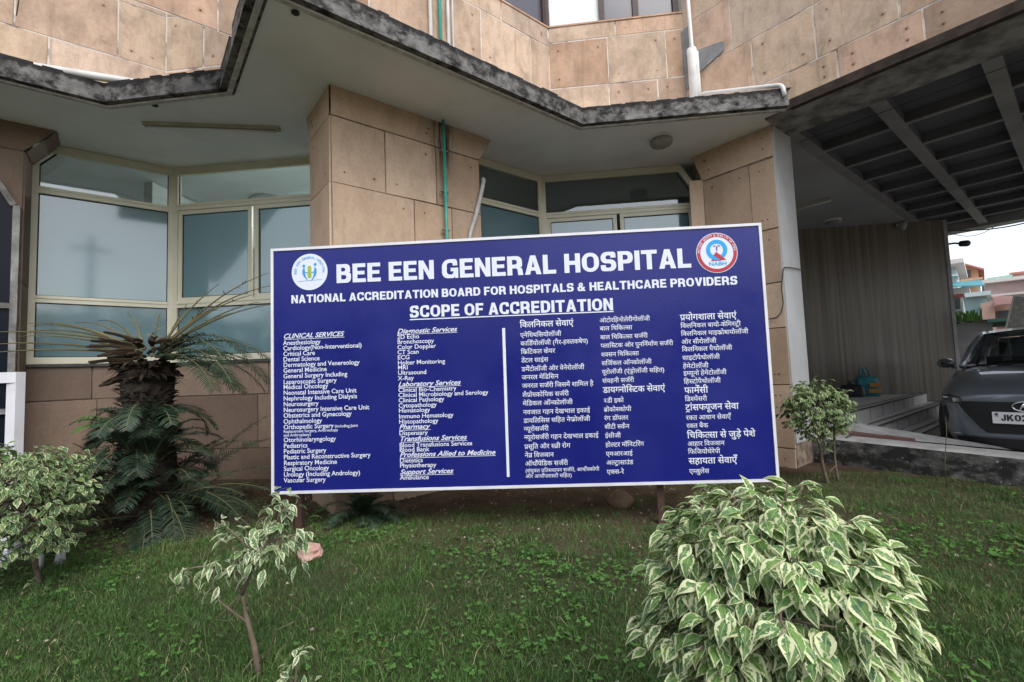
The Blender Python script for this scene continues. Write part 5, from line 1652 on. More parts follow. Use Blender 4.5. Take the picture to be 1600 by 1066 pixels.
# old leaf bases all over the trunk
for _ in range(900):
    a = pr.uniform(0, 2 * math.pi); z = pr.uniform(.0, 1.30)
    h = Vector((math.cos(a), math.sin(a), 0)); s_ = Vector((-h.y, h.x, 0))
    rr_ = .20 - .02 * z / 1.35
    q = PB + h * (rr_ - .015) + Vector((0, 0, z))
    l = pr.uniform(.025, .075)
    w = pr.uniform(.010, .020)
    tip = q + h * l + Vector((0, 0, l * pr.uniform(-.1, .8)))
    mb.mesh([q - s_ * w, q + s_ * w, q + Vector((0, 0, .02)) + h * .01, tip], [(0, 1, 3), (1, 2, 3), (2, 0, 3)])
mb.build("trunk", M['palm_bark'], PT)
mb = MB()   # dry cut stubs crowding the head
for _ in range(110):
    a = pr.uniform(0, 2 * math.pi)
    h = Vector((math.cos(a), math.sin(a), 0))
    z = pr.uniform(1.18, 1.54)
    e = (z - 1.40) * 1.5 + pr.uniform(-.22, .22)
    l = pr.uniform(.08, .22) * (1.35 if math.cos(a) < -.2 else .75)
    q = PB + h * .11 + Vector((0, 0, z))
    t_ = q + (h * math.cos(e) + Vector((0, 0, math.sin(e)))) * l
    mb.tube([q, q.lerp(t_, .5) + Vector((0, 0, .01)), t_], [.017, .013, pr.uniform(.007, .013)], 5, 0, True, (pr.random(), 0, 0))
for _ in range(60):     # curled brown scales
    a = pr.uniform(0, 2 * math.pi); h = Vector((math.cos(a), math.sin(a), 0)); s_ = Vector((-h.y, h.x, 0))
    q = PB + h * .17 + Vector((0, 0, pr.uniform(1.18, 1.36)))
    w = pr.uniform(.015, .03); l = pr.uniform(.08, .17)
    t_ = q + h * l + Vector((0, 0, pr.uniform(-.10, .04)))
    m_ = q.lerp(t_, .5) + Vector((0, 0, .02))
    c = (pr.uniform(.4, 1), 0, 0)
    mb.face([q - s_ * w, q + s_ * w, m_ + s_ * w * .9, m_ - s_ * w * .9], 0, None, None, c)
    mb.face([m_ - s_ * w * .9, m_ + s_ * w * .9, t_], 0, None, None, c)
mb.build("cut_stubs", M['stub'], PT)
mb = MB()   # long bare rachises
hd = PB + Vector((0, 0, 1.46))
for az, el, L, bk, bare in ((172, 24, 1.35, .50, .84), (176, 18, 1.25, .40, .80), (184, 12, 1.40, .30, .88), (190, 6, 1.3, .22, .84), (166, 34, 1.0, .7, .82), (160, 44, .85, .9, .9), (196, 14, 1.15, .35, .84), (150, 52, .62, .6, .9), (180, 28, 1.15, .6, .80), (188, 20, 1.0, .45, .9),
                            (8, 50, 1.15, .60, .86), (2, 40, 1.15, .62, .97), (-6, 38, 1.08, .60, .98), (12, 34, 1.05, .55, .97), (-12, 30, .95, .5, .97), (20, 44, .9, .6, .84), (60, 72, .5, .2, .9), (120, 66, .5, .3, .85), (30, 62, .7, .4, .88)):
    a = math.radians(az)
    frond(mb, hd + Vector((.10 * math.cos(a), .10 * math.sin(a), pr.uniform(-.08, .04))), a, math.radians(el), L, bk, .09, 40, bare, pr, .0125, .1)
mb.build("bare_fronds", [M['stalk'], M['stalk']], PT)
mb = MB()   # green drooping fronds on the right
for az, el, L, bk in ((-18, 16, 1.05, 1.35), (-2, 24, 1.12, 1.30), (-22, 8, .98, 1.25), (6, 12, 1.0, 1.25), (-10, 4, .92, 1.1), (-14, 32, .9, 1.75), (16, 16, .95, 1.4), (2, -2, .85, 1.0), (24, 6, .9, 1.3), (-6, 36, 1.0, 1.8)):
    a = math.radians(az)
    frond(mb, hd + Vector((.12 * math.cos(a), .12 * math.sin(a), -.08)), a, math.radians(el), L, bk, .17, 62, .05, pr, .0085, .10)
mb.build("fronds", [M['frond'], M['stalk']], PT)
mb = MB()   # skirt of suckers
for _ in range(150):
    a = pr.uniform(0, 2 * math.pi)
    if math.sin(a) > .75 and pr.random() < .6: continue
    z = pr.uniform(.25, 1.0) if pr.random() < .6 else pr.uniform(.02, .3)
    rr_ = .20 + .14 * (1 - z)
    L = pr.uniform(.45, .85) * (1.3 if z < .3 else .52) * (1.2 if math.cos(a) > .2 else .95)
    q = PB + Vector((rr_ * math.cos(a) * .8, rr_ * math.sin(a) * .8, z))
    frond(mb, q, a + pr.uniform(-.5, .5), pr.uniform(-.2, 1.15), L * pr.uniform(.7, 1.2), pr.uniform(.5, 2.2), pr.uniform(.09, .17), 46, pr.choice((.05, .1, .35)), pr, .006, .12)
mb.build("sucker_fronds", [M['frond'], M['stalk']], PT)
mb = MB()
for az, el, L in ((215, 50, .34), (235, 62, .30), (250, 40, .32)):
    frond(mb, PB + Vector((-.15, -.12, .78)), math.radians(az), math.radians(el), L, 1.6, .10, 40, 0, pr, .004, .1)
mb.build("young_frond", [M['frond_bright'], M['frond_bright']], PT)
mb = MB()
for _ in range(46):
    a = pr.uniform(math.pi, 2 * math.pi) + .3; z = pr.uniform(.08, .65)
    q = PB + Vector((.24 * math.cos(a), .24 * math.sin(a), z))
    e = Vector((math.cos(a + pr.uniform(-.8, .8)), math.sin(a), pr.uniform(-.9, .9))).normalized()
    mb.tube([q, q + e * pr.uniform(.15, .35)], [.006, .003], 5, 0, True, (pr.uniform(0, .7), 0, 0))
mb.build("dead_stalks", M['stub'], PT)
# little palm tuft under the sign
TP = thing("palm_tuft", "small dark palm tuft growing under the sign near the pillar", "palm", (-1.66, 3.72, 0))
mb = MB()
for _ in range(22):
    a = pr.uniform(0, 2 * math.pi)
    frond(mb, Vector((-1.66, 3.72, .03)), a, pr.uniform(.35, 1.2), pr.uniform(.26, .42), pr.uniform(1.0, 1.9), .10, 34, 0, pr, .004, .1)
mb.build("fronds", [M['frond'], M['stalk']], TP)
# thin stalk by the ledge
mb = MB()
mb.tube([(3.30, 4.58, 0), (3.29, 4.56, .22), (3.32, 4.55, .48), (3.31, 4.53, .62)], [.004, .0035, .003, .0015], 6, 0, True, (.3, 0, 0))
mb.tube([(3.29, 4.56, .22), (3.40, 4.50, .30), (3.50, 4.45, .24)], [.002, .002, .001], 5, 0, True, (.3, 0, 0))
tag(mb.build("weed_stalk", M['stalk'], None, True), "thin upright weed stalk in front of the ledge wall", "weed")

# ---------------------------------------------------------------- lawn
def blades_mesh(name, xy, h, w, lean, col, mat, seed, bendf=.6):
    g = np.random.default_rng(seed)
    n = len(xy)
    a = g.uniform(0, 2 * np.pi, n)
    la = g.uniform(0, 2 * np.pi, n)
    z0 = gz(xy[:, 0], xy[:, 1]) - .004
    sx, sy = np.cos(a) * w / 2, np.sin(a) * w / 2
    lx, ly = np.cos(la) * lean * h, np.sin(la) * lean * h
    x, y = xy[:, 0], xy[:, 1]
    V = np.empty((n, 5, 3))
    V[:, 0] = np.c_[x - sx, y - sy, z0]; V[:, 1] = np.c_[x + sx, y + sy, z0]
    mx, my, mz = x + lx * .35, y + ly * .35, z0 + h * .62
    V[:, 2] = np.c_[mx + sx * .75, my + sy * .75, mz]; V[:, 3] = np.c_[mx - sx * .75, my - sy * .75, mz]
    V[:, 4] = np.c_[x + lx, y + ly, z0 + h * np.sqrt(np.clip(1 - bendf * np.minimum(lean, 1.2) ** 2 * .5, .15, 1))]
    me = bpy.data.meshes.new(name)
    me.vertices.add(n * 5); me.vertices.foreach_set("co", V.ravel())
    b = np.arange(n) * 5
    loops = np.c_[b, b + 1, b + 2, b + 3, b + 3, b + 2, b + 4].ravel()
    me.loops.add(n * 7); me.loops.foreach_set("vertex_index", loops.astype(np.int32))
    me.polygons.add(n * 2)
    st = np.c_[np.arange(n) * 7, np.arange(n) * 7 + 4].ravel(); 
    me.polygons.foreach_set("loop_start", st.astype(np.int32))
    me.update(calc_edges=True)
    ca = me.color_attributes.new(name="tone", type='FLOAT_COLOR', domain='POINT')
    cc = np.ones((n, 5, 4)); cc[:, :, 0] = col[:, None]; cc[:, :, 1] = g.random(n)[:, None]
    ca.data.foreach_set("color", cc.ravel())
    me.materials.append(mat)
    return link(name, me)

def grass_mat():
    m, nt, b = new_mat("grass_blade", (.05, .1, .03), .55, 0, .25)
    at = attr(nt, "tone")
    sc_ = nt.nodes.new("ShaderNodeSeparateColor"); nt.links.new(at.outputs["Color"], sc_.inputs[0])
    c = ramp(nt, sc_.outputs[0], [(0, (.045, .105, .027)), (.4, (.082, .165, .043)), (.7, (.12, .21, .06)), (.82, (.19, .22, .09)), (1, (.40, .35, .21))])
    nt.links.new(c, b.inputs["Base Color"])
    tr = nt.nodes.new("ShaderNodeBsdfTranslucent"); nt.links.new(c, tr.inputs[0])
    mx = nt.nodes.new("ShaderNodeMixShader"); mx.inputs[0].default_value = .25
    nt.links.new(b.outputs[0], mx.inputs[1]); nt.links.new(tr.outputs[0], mx.inputs[2])
    nt.links.new(mx.outputs[0], nt.nodes["Material Output"].inputs[0])
    return m
M['grass'] = grass_mat()
M['clover'] = frond_mat("clover_leaf", (.045, .125, .022), (.085, .20, .04))

def in_poly(x, y, P):
    c = np.zeros(len(x), bool)
    for i in range(len(P)):
        (x0, y0), (x1, y1) = P[i - 1], P[i]
        k = (y0 > y) != (y1 > y)
        c ^= k & (x < (x1 - x0) * (y - y0) / (y1 - y0 + 1e-12) + x0)
    return c
solids = [[P1, P2, (-1.5, 5.67), (-2.392, 5.67), P0], [K1, K2, K3, (2.745, 6.35), (1.83, 6.35)]]
def lawn_ok(x, y):
    ok = (x + y < 8.34) & (y < 5.1) & (y - x < 9.6) & (np.abs(x) < 7)
    ok &= ~((y - x > 6.42) & (x > -1.4) & (x < 0) & (y > 5))
    for P in solids: ok &= ~in_poly(x, y, P)
    # only what the camera side could see
    return ok
def density(x, y):
    f = fbm(x * 1.1, y * 1.1, 21, 4)
    soil = np.clip((y + .25 * x * (x < 0) * -1 - 3.45 + (f - .5) * 1.5) / .75, 0, 1)      # bare soil towards the building
    soil = np.where(x > 1.3, np.clip((y - 4.9 + (f - .5)) / .6, 0, 1), soil)
    left = np.clip((-x - 2.2 + (f - .5) * 2.4) / .9, 0, 1) * .72 * (y > 2.0)
    d = 1 - np.maximum(soil * .88, left)
    pt = fbm(x * 3.0, y * 3.0, 44, 3)
    return d * np.clip(.45 + 1.6 * (pt - .25), .15, 1)
g = np.random.default_rng(12)
def scatter(n, seed, near=.9, far=5.2):
    g = np.random.default_rng(seed)
    y = near + (far - near) * g.random(n) ** 1.25
    x = g.uniform(-1, 1, n) * (y * 1.28 + .5) - y * .09
    return np.c_[x, y]
xy = scatter(460000, 1)
keep = lawn_ok(xy[:, 0], xy[:, 1]) & (g.random(len(xy)) < density(xy[:, 0], xy[:, 1]))
xy = xy[keep]
n = len(xy)
patch = fbm(xy[:, 0] * 1.7, xy[:, 1] * 1.7, 5, 4)
tuft = fbm(xy[:, 0] * 7, xy[:, 1] * 7, 15, 2)
h = (.012 + .021 * g.random(n) ** 1.5 + .04 * np.clip(tuft - .52, 0, 1) * 2) * (.8 + .7 * patch)
col = np.clip(.12 + .75 * (patch - .22) + g.normal(0, .13, n), 0, .78)
dry = g.random(n) < (.03 + .16 * np.clip(fbm(xy[:, 0] * 2.2, xy[:, 1] * 2.2, 77, 3) - .48, 0, 1) * 3)
col = np.where(dry, g.uniform(.78, 1, n), col)
o = blades_mesh("lawn_grass", xy, h, .0022 + .0022 * g.random(n), g.uniform(.2, 1.15, n), col, M['grass'], 3)
tag(o, "short rough green grass of the lawn in front of the sign", "grass", kind="stuff")
# longer straggling and dry blades
xy = scatter(10000, 5); keep = lawn_ok(xy[:, 0], xy[:, 1]) & (g.random(len(xy)) < density(xy[:, 0], xy[:, 1]) * np.clip(fbm(xy[:, 0] * 1.6, xy[:, 1] * 1.6, 90, 3) * 2.2 - .6, 0.04, 1))
xy = xy[keep]; n = len(xy)
o = blades_mesh("straggling_grass", xy, g.uniform(.035, .11, n), .0022 + .0016 * g.random(n), g.uniform(.5, 1.5, n), np.where(g.random(n) < .25, g.uniform(.8, 1, n), g.uniform(.25, .75, n)), M['grass'], 6)
tag(o, "longer straggling and dry grass blades standing out of the lawn", "grass", kind="stuff")
# clover: three round leaflets on a short stalk
xy = scatter(42000, 9, 1.3, 4.9)
cl = fbm(xy[:, 0] * 1.5, xy[:, 1] * 1.5, 61, 3)
band_ = np.exp(-((xy[:, 1] - 3.15 + .12 * xy[:, 0]) / .55) ** 2) + .8 * np.exp(-((xy[:, 0] + xy[:, 1] - 7.6) / .55) ** 2) * (xy[:, 0] > 1.2)
keep = lawn_ok(xy[:, 0], xy[:, 1]) & (g.random(len(xy)) < np.clip((cl - .46) * 4.5, 0, 1) * (.22 + band_))
xy = xy[keep]
mb = MB()
cr_ = random.Random(3)
zc = gz(xy[:, 0], xy[:, 1])
for (x, y), z in zip(xy, zc):
    hh = cr_.uniform(.012, .036); R_ = cr_.uniform(.0035, .0085); a0 = cr_.uniform(0, 6.28); c = (cr_.random(), 0, 0)
    tl = cr_.uniform(-.4, .4); tl2 = cr_.uniform(-.4, .4)
    for k in range(3):
        a = a0 + k * 2.094
        cx, cy = x + R_ * math.cos(a), y + R_ * math.sin(a)
        P = []
        for q in range(6):
            px, py = R_ * .92 * math.cos(q * 1.047 + a), R_ * .92 * math.sin(q * 1.047 + a)
            P.append((cx + px, cy + py, z + hh + (cx + px - x) * tl + (cy + py - y) * tl2))
        mb.face(P, 0, None, None, c)
o = mb.build("clover", M['clover'])
tag(o, "bright green clover patches spread through the lawn", "clover", kind="stuff")
# crumbs of stone and dead leaves on the bare soil
mb = MB()
for _ in range(900):
    x = cr_.uniform(-5, 2.3); y = cr_.uniform(3.1, 5.0) if cr_.random() < .8 else cr_.uniform(1.6, 3.2)
    if not lawn_ok(np.array([x]), np.array([y]))[0]: continue
    s_ = cr_.uniform(.004, .016); z = float(gz(x, y))
    P = [(x + s_ * cr_.uniform(.5, 1.2) * math.cos(a), y + s_ * cr_.uniform(.5, 1.2) * math.sin(a), z + s_ * .1) for a in (0, 1.5, 3.1, 4.6)]
    mb.mesh(P + [(x, y, z + s_ * .8)], [(0, 1, 4), (1, 2, 4), (2, 3, 4), (3, 0, 4)], 0, (cr_.random(), 0, 0))
M['crumb'] = frond_mat("soil_crumbs", (.12, .085, .06), (.42, .36, .30))
o = mb.build("soil_crumbs", M['crumb'])
tag(o, "small stones and dry crumbs lying on the bare soil", "gravel", kind="stuff")

# ---------------------------------------------------------------- parked car under the porch
from mathutils.bvhtree import BVHTree
def paint():
    m, nt, b = new_mat("grey_car_paint", (.15, .17, .20), .28, .45, .5)
    b.inputs["Coat Weight"].default_value = 1.0
    b.inputs["Coat Roughness"].default_value = .04
    v = coords(nt)
    nt.links.new(ramp(nt, noise(nt, v, 2, 2), [(.35, gray(.26)), (.7, gray(.34))]), b.inputs["Roughness"])
    nt.links.new(ramp(nt, noise(nt, v, 2.5, 5), [(.4, (.15, .175, .205)), (.75, (.175, .19, .205))]), b.inputs["Base Color"])
    return m
M['paint'] = paint()
M['car_black'] = new_mat("black_car_plastic", (.012, .012, .013), .45)[0]
M['car_glass'] = clear((.72, .80, .76), .12, "car_window_glass")
M['lens'] = new_mat("headlamp_glass", (.05, .055, .06), .06, .3, .8)[0]
M['chrome'] = new_mat("chrome", (.75, .76, .78), .12, 1)[0]
M['plate'] = new_mat("number_plate_white", (.70, .71, .72), .4)[0]
M['ink'] = new_mat("plate_black", (.02, .02, .022), .5)[0]
M['tyre'] = new_mat("tyre_rubber", (.02, .02, .02), .85)[0]
M['alloy'] = new_mat("alloy_rim", (.38, .39, .40), .3, .8)[0]
CX, CY = .84, 1.0
CB = Vector((4.744, 5.439, .02))
CAR = thing("parked_car", "dark grey hatchback parked nose out under the porch roof", "car", CB)
cl_, ca_ = Vector((R2, -R2, 0)), Vector((R2, R2, 0))
def cp(x, y, z): return CB + cl_ * (x * CX) + ca_ * y + Vector((0, 0, z))
ST = [(.00, [(0, .12), (.44, .12), (.53, .30), (.56, .48), (.56, .60), (.52, .66), (.28, .69), (0, .70)]),
      (.07, [(0, .10), (.62, .10), (.70, .27), (.71, .49), (.705, .64), (.62, .71), (.32, .75), (0, .76)]),
      (.20, [(0, .10), (.73, .10), (.80, .28), (.82, .50), (.81, .68), (.70, .78), (.36, .815), (0, .825)]),
      (.48, [(0, .13), (.79, .13), (.86, .28), (.885, .52), (.865, .75), (.72, .86), (.37, .895), (0, .905)]),
      (.85, [(0, .18), (.80, .18), (.87, .28), (.89, .54), (.87, .83), (.72, .94), (.37, .965), (0, .97)]),
      (1.22, [(0, .18), (.80, .18), (.87, .28), (.89, .55), (.87, .89), (.73, .99), (.37, 1.01), (0, 1.015)]),
      (2.2, [(0, .18), (.80, .18), (.88, .28), (.89, .55), (.88, .92), (.76, .99), (.37, 1.0), (0, 1.0)]),
      (3.3, [(0, .18), (.80, .18), (.88, .28), (.89, .55), (.88, .96), (.76, 1.02), (.37, 1.02), (0, 1.02)]),
      (3.85, [(0, .22), (.70, .22), (.80, .32), (.83, .58), (.82, .95), (.72, 1.0), (.37, 1.01), (0, 1.01)]),
      (3.97, [(0, .26), (.60, .26), (.70, .34), (.74, .58), (.72, .90), (.62, .95), (.37, .96), (0, .96)])]
bm = bmesh.new()
rows = []
for y, pr_ in ST:
    full = [(-x, z) for x, z in pr_[:0:-1]][::-1]
    ring_ = [bm.verts.new((x, y, z)) for x, z in pr_] + [bm.verts.new((-x, y, z)) for x, z in pr_[-2:0:-1]]
    rows.append(ring_)
for a, b in zip(rows[:-1], rows[1:]):
    for i in range(len(a)):
        j = (i + 1) % len(a)
        bm.faces.new((a[i], b[i], b[j], a[j]))
for row, fl in ((rows[0], False), (rows[-1], True)):
    nR = len(row); h = nR // 2
    for i in range(h):
        q = [row[i], row[i + 1], row[(nR - i - 1) % nR], row[(nR - i) % nR]]
        q2 = []
        for v_ in q:
            if v_ not in q2: q2.append(v_)
        if len(q2) >= 3:
            bm.faces.new(q2 if not fl else q2[::-1])
bmesh.ops.recalc_face_normals(bm, faces=bm.faces[:])
me = bpy.data.meshes.new("body"); bm.to_mesh(me); bm.free()
tmp = bpy.data.objects.new("body_cage", me); C.objects.link(tmp)
md_ = tmp.modifiers.new("s", 'SUBSURF'); md_.levels = 3; md_.render_levels = 3
bpy.context.view_layer.update()
me2 = bpy.data.meshes.new_from_object(tmp.evaluated_get(bpy.context.evaluated_depsgraph_get()))
bpy.data.objects.remove(tmp)
BV = BVHTree.FromPolygons([tuple(v.co) for v in me2.vertices], [tuple(p.vertices) for p in me2.polygons])
for v in me2.vertices: v.co = cp(*v.co)
me2.name = "body"
me2.materials.clear(); me2.materials.append(M['paint'])
me2.polygons.foreach_set("use_smooth", [True] * len(me2.polygons))
BODY = link("body", me2, CAR)
def fy(x, z):
    h = BV.ray_cast(Vector((x, -2, z)), Vector((0, 1, 0)))
    return h[0].y if h[0] else .3
def patch(name, rows_, mat, parent, off=.008, thick=.03, nxp=14):
    """panel lying on the nose: rows of (z, x left, x right)"""
    V, F = [], []
    zz_ = []
    for (z0, a0, b0), (z1, a1, b1) in zip(rows_[:-1], rows_[1:]):
        for k in range(5): zz_.append(tuple(p + (q - p) * k / 5 for p, q in ((z0, z1), (a0, a1), (b0, b1))))
    zz_.append(rows_[-1])
    for z, a, b in zz_:
        for i in range(nxp + 1):
            x = a + (b - a) * i / nxp
            V.append(cp(x, fy(x, z) - off, z))
    w = nxp + 1
    for j in range(len(zz_) - 1):
        for i in range(nxp): F.append((j * w + i, j * w + i + 1, (j + 1) * w + i + 1, (j + 1) * w + i))
    n0 = len(V)
    V += [q + ca_ * thick for q in V]
    F += [tuple(i + n0 for i in f[::-1]) for f in F]
    edge = [i for i in range(nxp)] + [nxp + w * j for j in range(len(zz_) - 1)] + [(len(zz_) - 1) * w + nxp - i for i in range(nxp)] + [w * j for j in range(len(zz_) - 1, 0, -1)]
    for i in range(len(edge)):
        a, b = edge[i], edge[(i + 1) % len(edge)]
        F.append((b, a, a + n0, b + n0))
    mb = MB(); mb.mesh(V, F)
    return mb.build(name, mat, parent)
GR = patch("grille", [(.285, -.36, .36), (.33, -.42, .42), (.50, -.56, .56), (.595, -.62, .62), (.62, -.60, .60)], M['car_black'], CAR, .010)
patch("lower_intake", [(.115, -.56, .56), (.16, -.64, .64), (.225, -.68, .68), (.232, -.66, .66)], M['car_black'], CAR, .008)
patch("lip", [(.250, -.60, .60), (.268, -.56, .56)], M['paint'], CAR, .020)
for s in (-1, 1):
    o = lambda a, b: (min(a * s, b * s), max(a * s, b * s))
    patch("side_vent", [(.36, *o(.765, .80)), (.45, *o(.735, .83)), (.56, *o(.755, .83))], M['car_black'], CAR, .006, .03, 8)
    H = patch("headlight", [(.595, *o(.60, .70)), (.63, *o(.575, .79)), (.67, *o(.60, .825)), (.69, *o(.70, .82))], M['lens'], CAR, .010, .04, 10)
    patch("daytime_lamp", [(.645, *o(.73, .80)), (.662, *o(.735, .80))], M['panel_white'], H, .016, .01, 6)
    patch("lamp_projector", [(.612, *o(.61, .67)), (.652, *o(.61, .68))], M['chrome'], H, .016, .01, 6)
    patch("bumper_crease", [(.255, *o(.62, .73)), (.268, *o(.62, .735))], M['chrome'], CAR, .010, .01, 6)
    patch("grille_edge", [(.30, *o(.395, .41)), (.50, *o(.565, .58)), (.59, *o(.625, .635))], M['paint'], CAR, .022, .02, 3)
# number plate and maker's badge
pl = MB()
yp = fy(0, .44) - .05
pc = [cp(x / CX * 1.0, yp, z) for x, z in ((-.25, .395), (.25, .395), (.25, .515), (-.25, .515))]
pl.mesh(pc + [q + ca_ * .025 for q in pc], [(0, 1, 2, 3), (7, 6, 5, 4), (0, 4, 5, 1), (1, 5, 6, 2), (2, 6, 7, 3), (3, 7, 4, 0)])
PL = pl.build("number_plate", M['plate'], CAR)
pl = MB()
V, F, wd = TXT_PLATE
k = .066
pl.mesh([cp((-.185 + a * k * .92) / CX, yp - .003, .425 + b * k) for a, b in V], [f for f in F])
pl.mesh([cp(x / CX, yp - .003, z) for x, z in ((-.235, .470), (-.200, .470), (-.200, .476), (-.235, .476))], [(0, 1, 2, 3)])
pl.mesh([cp(x / CX, yp - .003, z) for x, z in ((-.230, .482), (-.205, .482), (-.205, .502), (-.230, .502))], [(0, 1, 2, 3)])
pl.build("plate_lettering", M['ink'], PL)
ring_pts = [cp(.098 * math.cos(t) / CX, fy(.098 * math.cos(t), .575 + .05 * math.sin(t)) - .022, .575 + .05 * math.sin(t)) for t in np.linspace(0, 2 * math.pi, 33)]
mb = MB(); mb.tube(ring_pts, .0075, 7)
for a, b in (((-.045, -.034), (-.012, .036)), ((.012, -.036), (.045, .034)), ((-.028, -.004), (.028, .004))):
    mb.tube([cp(x / CX, fy(x, .575 + z) - .022, .575 + z) for x, z in (a, b)], .0085, 6)
mb.build("badge", M['chrome'], CAR, True)
# cabin
def cab(name, quads, mat, sm=False, nseg=6):
    mb = MB()
    for q in quads: mb.face([cp(*p) for p in q])
    return mb.build(name, mat, CAR, sm)
arch = lambda w, y, z, c, n=10: [(w * (2 * i / n - 1), y - c * .6 * (1 - (2 * i / n - 1) ** 2), z + c * (1 - (2 * i / n - 1) ** 2) * .35) for i in range(n + 1)]
b_, t_ = arch(.70, 1.16, 1.0, .14), arch(.55, 1.90, 1.40, .10)
cab("windscreen", [(b_[i], b_[i + 1], t_[i + 1], t_[i]) for i in range(10)], M['car_glass'], True)
r0, r1, r2_, r3 = arch(.565, 1.88, 1.405, .10), arch(.60, 2.5, 1.46, .10), arch(.58, 3.2, 1.43, .08), arch(.55, 3.5, 1.385, .06)
roof = cab("roof", [(p[i], p[i + 1], q[i + 1], q[i]) for p, q in ((r0, r1), (r1, r2_), (r2_, r3)) for i in range(10)], M['paint'], True)
cab("rear_window", [((-.54, 3.5, 1.385), (.54, 3.5, 1.385), (.62, 3.85, 1.02), (-.62, 3.85, 1.02))], M['car_glass'])
for s in (-1, 1):
    cab("side_window", [((.72 * s, 1.35, 1.0), (.77 * s, 3.5, 1.02), (.57 * s, 3.35, 1.40), (.60 * s, 2.5, 1.44), (.57 * s, 1.95, 1.40))], M['car_glass'])
    mb = MB(); mb.tube([cp(.715 * s, 1.14, .985), cp(.655 * s, 1.50, 1.22), cp(.565 * s, 1.90, 1.405), cp(.60 * s, 2.5, 1.445), cp(.57 * s, 3.4, 1.40), cp(.70 * s, 3.85, 1.02)], [.034, .03, .028, .022, .03, .04], 8); mb.build("pillar", M['paint'], CAR, True)
    mb = MB(); mb.tube([cp(.73 * s, 2.35, .99), cp(.60 * s, 2.4, 1.43)], .03, 6); mb.build("door_post", M['car_black'], CAR, True)
    mb = MB()
    V, F = [], []
    for j, (dy, k1) in enumerate(((-.10, .35), (-.07, .85), (0, 1.0), (.06, .96), (.075, .9))):
        for i in range(14):
            t = 2 * math.pi * i / 14
            V.append(cp((.965 + .115 * k1 * math.cos(t)) * s, 1.50 + dy + .02 * math.cos(t), 1.03 + .068 * k1 * math.sin(t)))
    for j in range(4):
        for i in range(14): F.append((j * 14 + i, j * 14 + (i + 1) % 14, (j + 1) * 14 + (i + 1) % 14, (j + 1) * 14 + i))
    F += [tuple(range(14)), tuple(range(56, 70))]
    mb.mesh(V, F); mb.tube([cp(.86 * s, 1.52, .97), cp(.92 * s, 1.52, 1.0)], .03, 7)
    mb.build("wing_mirror", M['paint'], CAR, True)
    for yw in (.72, 3.25):
        mb = MB(); c = cp(.80 * s, yw, .30)
        prof = [(.20, -.095), (.285, -.09), (.305, -.06), (.305, .06), (.285, .09), (.20, .095)]
        V, F = [], []
        for rr1, hh in prof:
            for i in range(24):
                a = 2 * math.pi * i / 24
                V.append(c + cl_ * hh + ca_ * rr1 * math.cos(a) + Vector((0, 0, rr1 * math.sin(a))))
        for j in range(5):
            for i in range(24): F.append((j * 24 + i, j * 24 + (i + 1) % 24, (j + 1) * 24 + (i + 1) % 24, (j + 1) * 24 + i))
        mb.mesh(V, F); W_ = mb.build("wheel", M['tyre'], CAR, True)
        mb = MB()
        for i in range(5):
            a = 2 * math.pi * i / 5
            mb.bar(c + cl_ * s * .07, c + cl_ * s * .07 + ca_ * .2 * math.cos(a) + Vector((0, 0, .2 * math.sin(a))), .06, .02, cl_ * s)
        mb.build("rim", M['alloy'], W_)
cab("dashboard", [((-.70, 1.2, .985), (.70, 1.2, .985), (.68, 1.75, .90), (-.68, 1.75, .90))], M['car_black'])
for s in (-.35, .35):
    mb = MB(); mb.prism([tuple(cp(s + a, y, 0)[:2]) for a, y in ((-.22, 2.15), (.22, 2.15), (.22, 2.32), (-.22, 2.32))][::1], .55, 1.12); mb.box(cp(s, 2.28, 1.2), (.22, .10, .16), math.pi / 4); mb.build("front_seat", M['car_black'], CAR)
for a, b in (((-.55, 1.12, 1.0), (.05, 1.20, 1.03)), ((.05, 1.12, 1.01), (.60, 1.22, 1.03))):
    mb = MB(); mb.tube([cp(*a), cp(*b)], .008, 6); mb.build("wiper", M['car_black'], CAR, True)

# ---------------------------------------------------------------- street beyond the porch
dv, dl = Vector((.6316, .7753, 0)), Vector((.7753, -.6316, 0))
BZ = math.atan2(dl.y, dl.x)
def bgp(d, lat, z): return Vector((0, 0, 0)) + dv * d + dl * lat + Vector((0, 0, z))
def bbox(mb, d0, d1, l0, l1, z0, z1, m=0):
    c = bgp((d0 + d1) / 2, (l0 + l1) / 2, (z0 + z1) / 2)
    mb.box(c, (l1 - l0, d1 - d0, z1 - z0), BZ, m)
def wallpaint(name, c): return varied(name, c, tuple(x * .82 for x in c), .9, .85, .05, 10)
M['w_cyan'] = wallpaint("pale_cyan_wall", (.44, .56, .58)); M['w_teal'] = wallpaint("teal_wall", (.27, .40, .42))
M['w_orange'] = wallpaint("orange_wall", (.62, .40, .25)); M['w_pink'] = wallpaint("pink_wall", (.56, .43, .41)); M['w_salmon'] = wallpaint("salmon_wall", (.46, .31, .26))
M['w_white'] = wallpaint("white_wall", (.66, .62, .60)); M['red_band'] = wallpaint("red_band", (.42, .10, .09)); M['awn_teal'] = wallpaint("teal_sheet", (.09, .29, .34))
M['awn_green'] = wallpaint("green_sheet", (.22, .42, .33)); M['roof_red'] = wallpaint("red_roof", (.45, .20, .17)); M['awn_brown'] = wallpaint("brown_awning", (.22, .12, .11))
M['far_glass'] = new_mat("far_window", (.06, .07, .08), .2)[0]
M['w_gray'] = varied("weathered_shed_plaster", (.42, .41, .42), (.29, .28, .28), 1.4, .9, .2, 20)
M['tin'] = varied("rusty_tin_sheet", (.22, .19, .17), (.13, .10, .085), 6, .7, .1)
H = thing("cyan_house", "pale cyan terraced house with a teal sheet awning beyond the porch", "house", bgp(31, -3, 0))
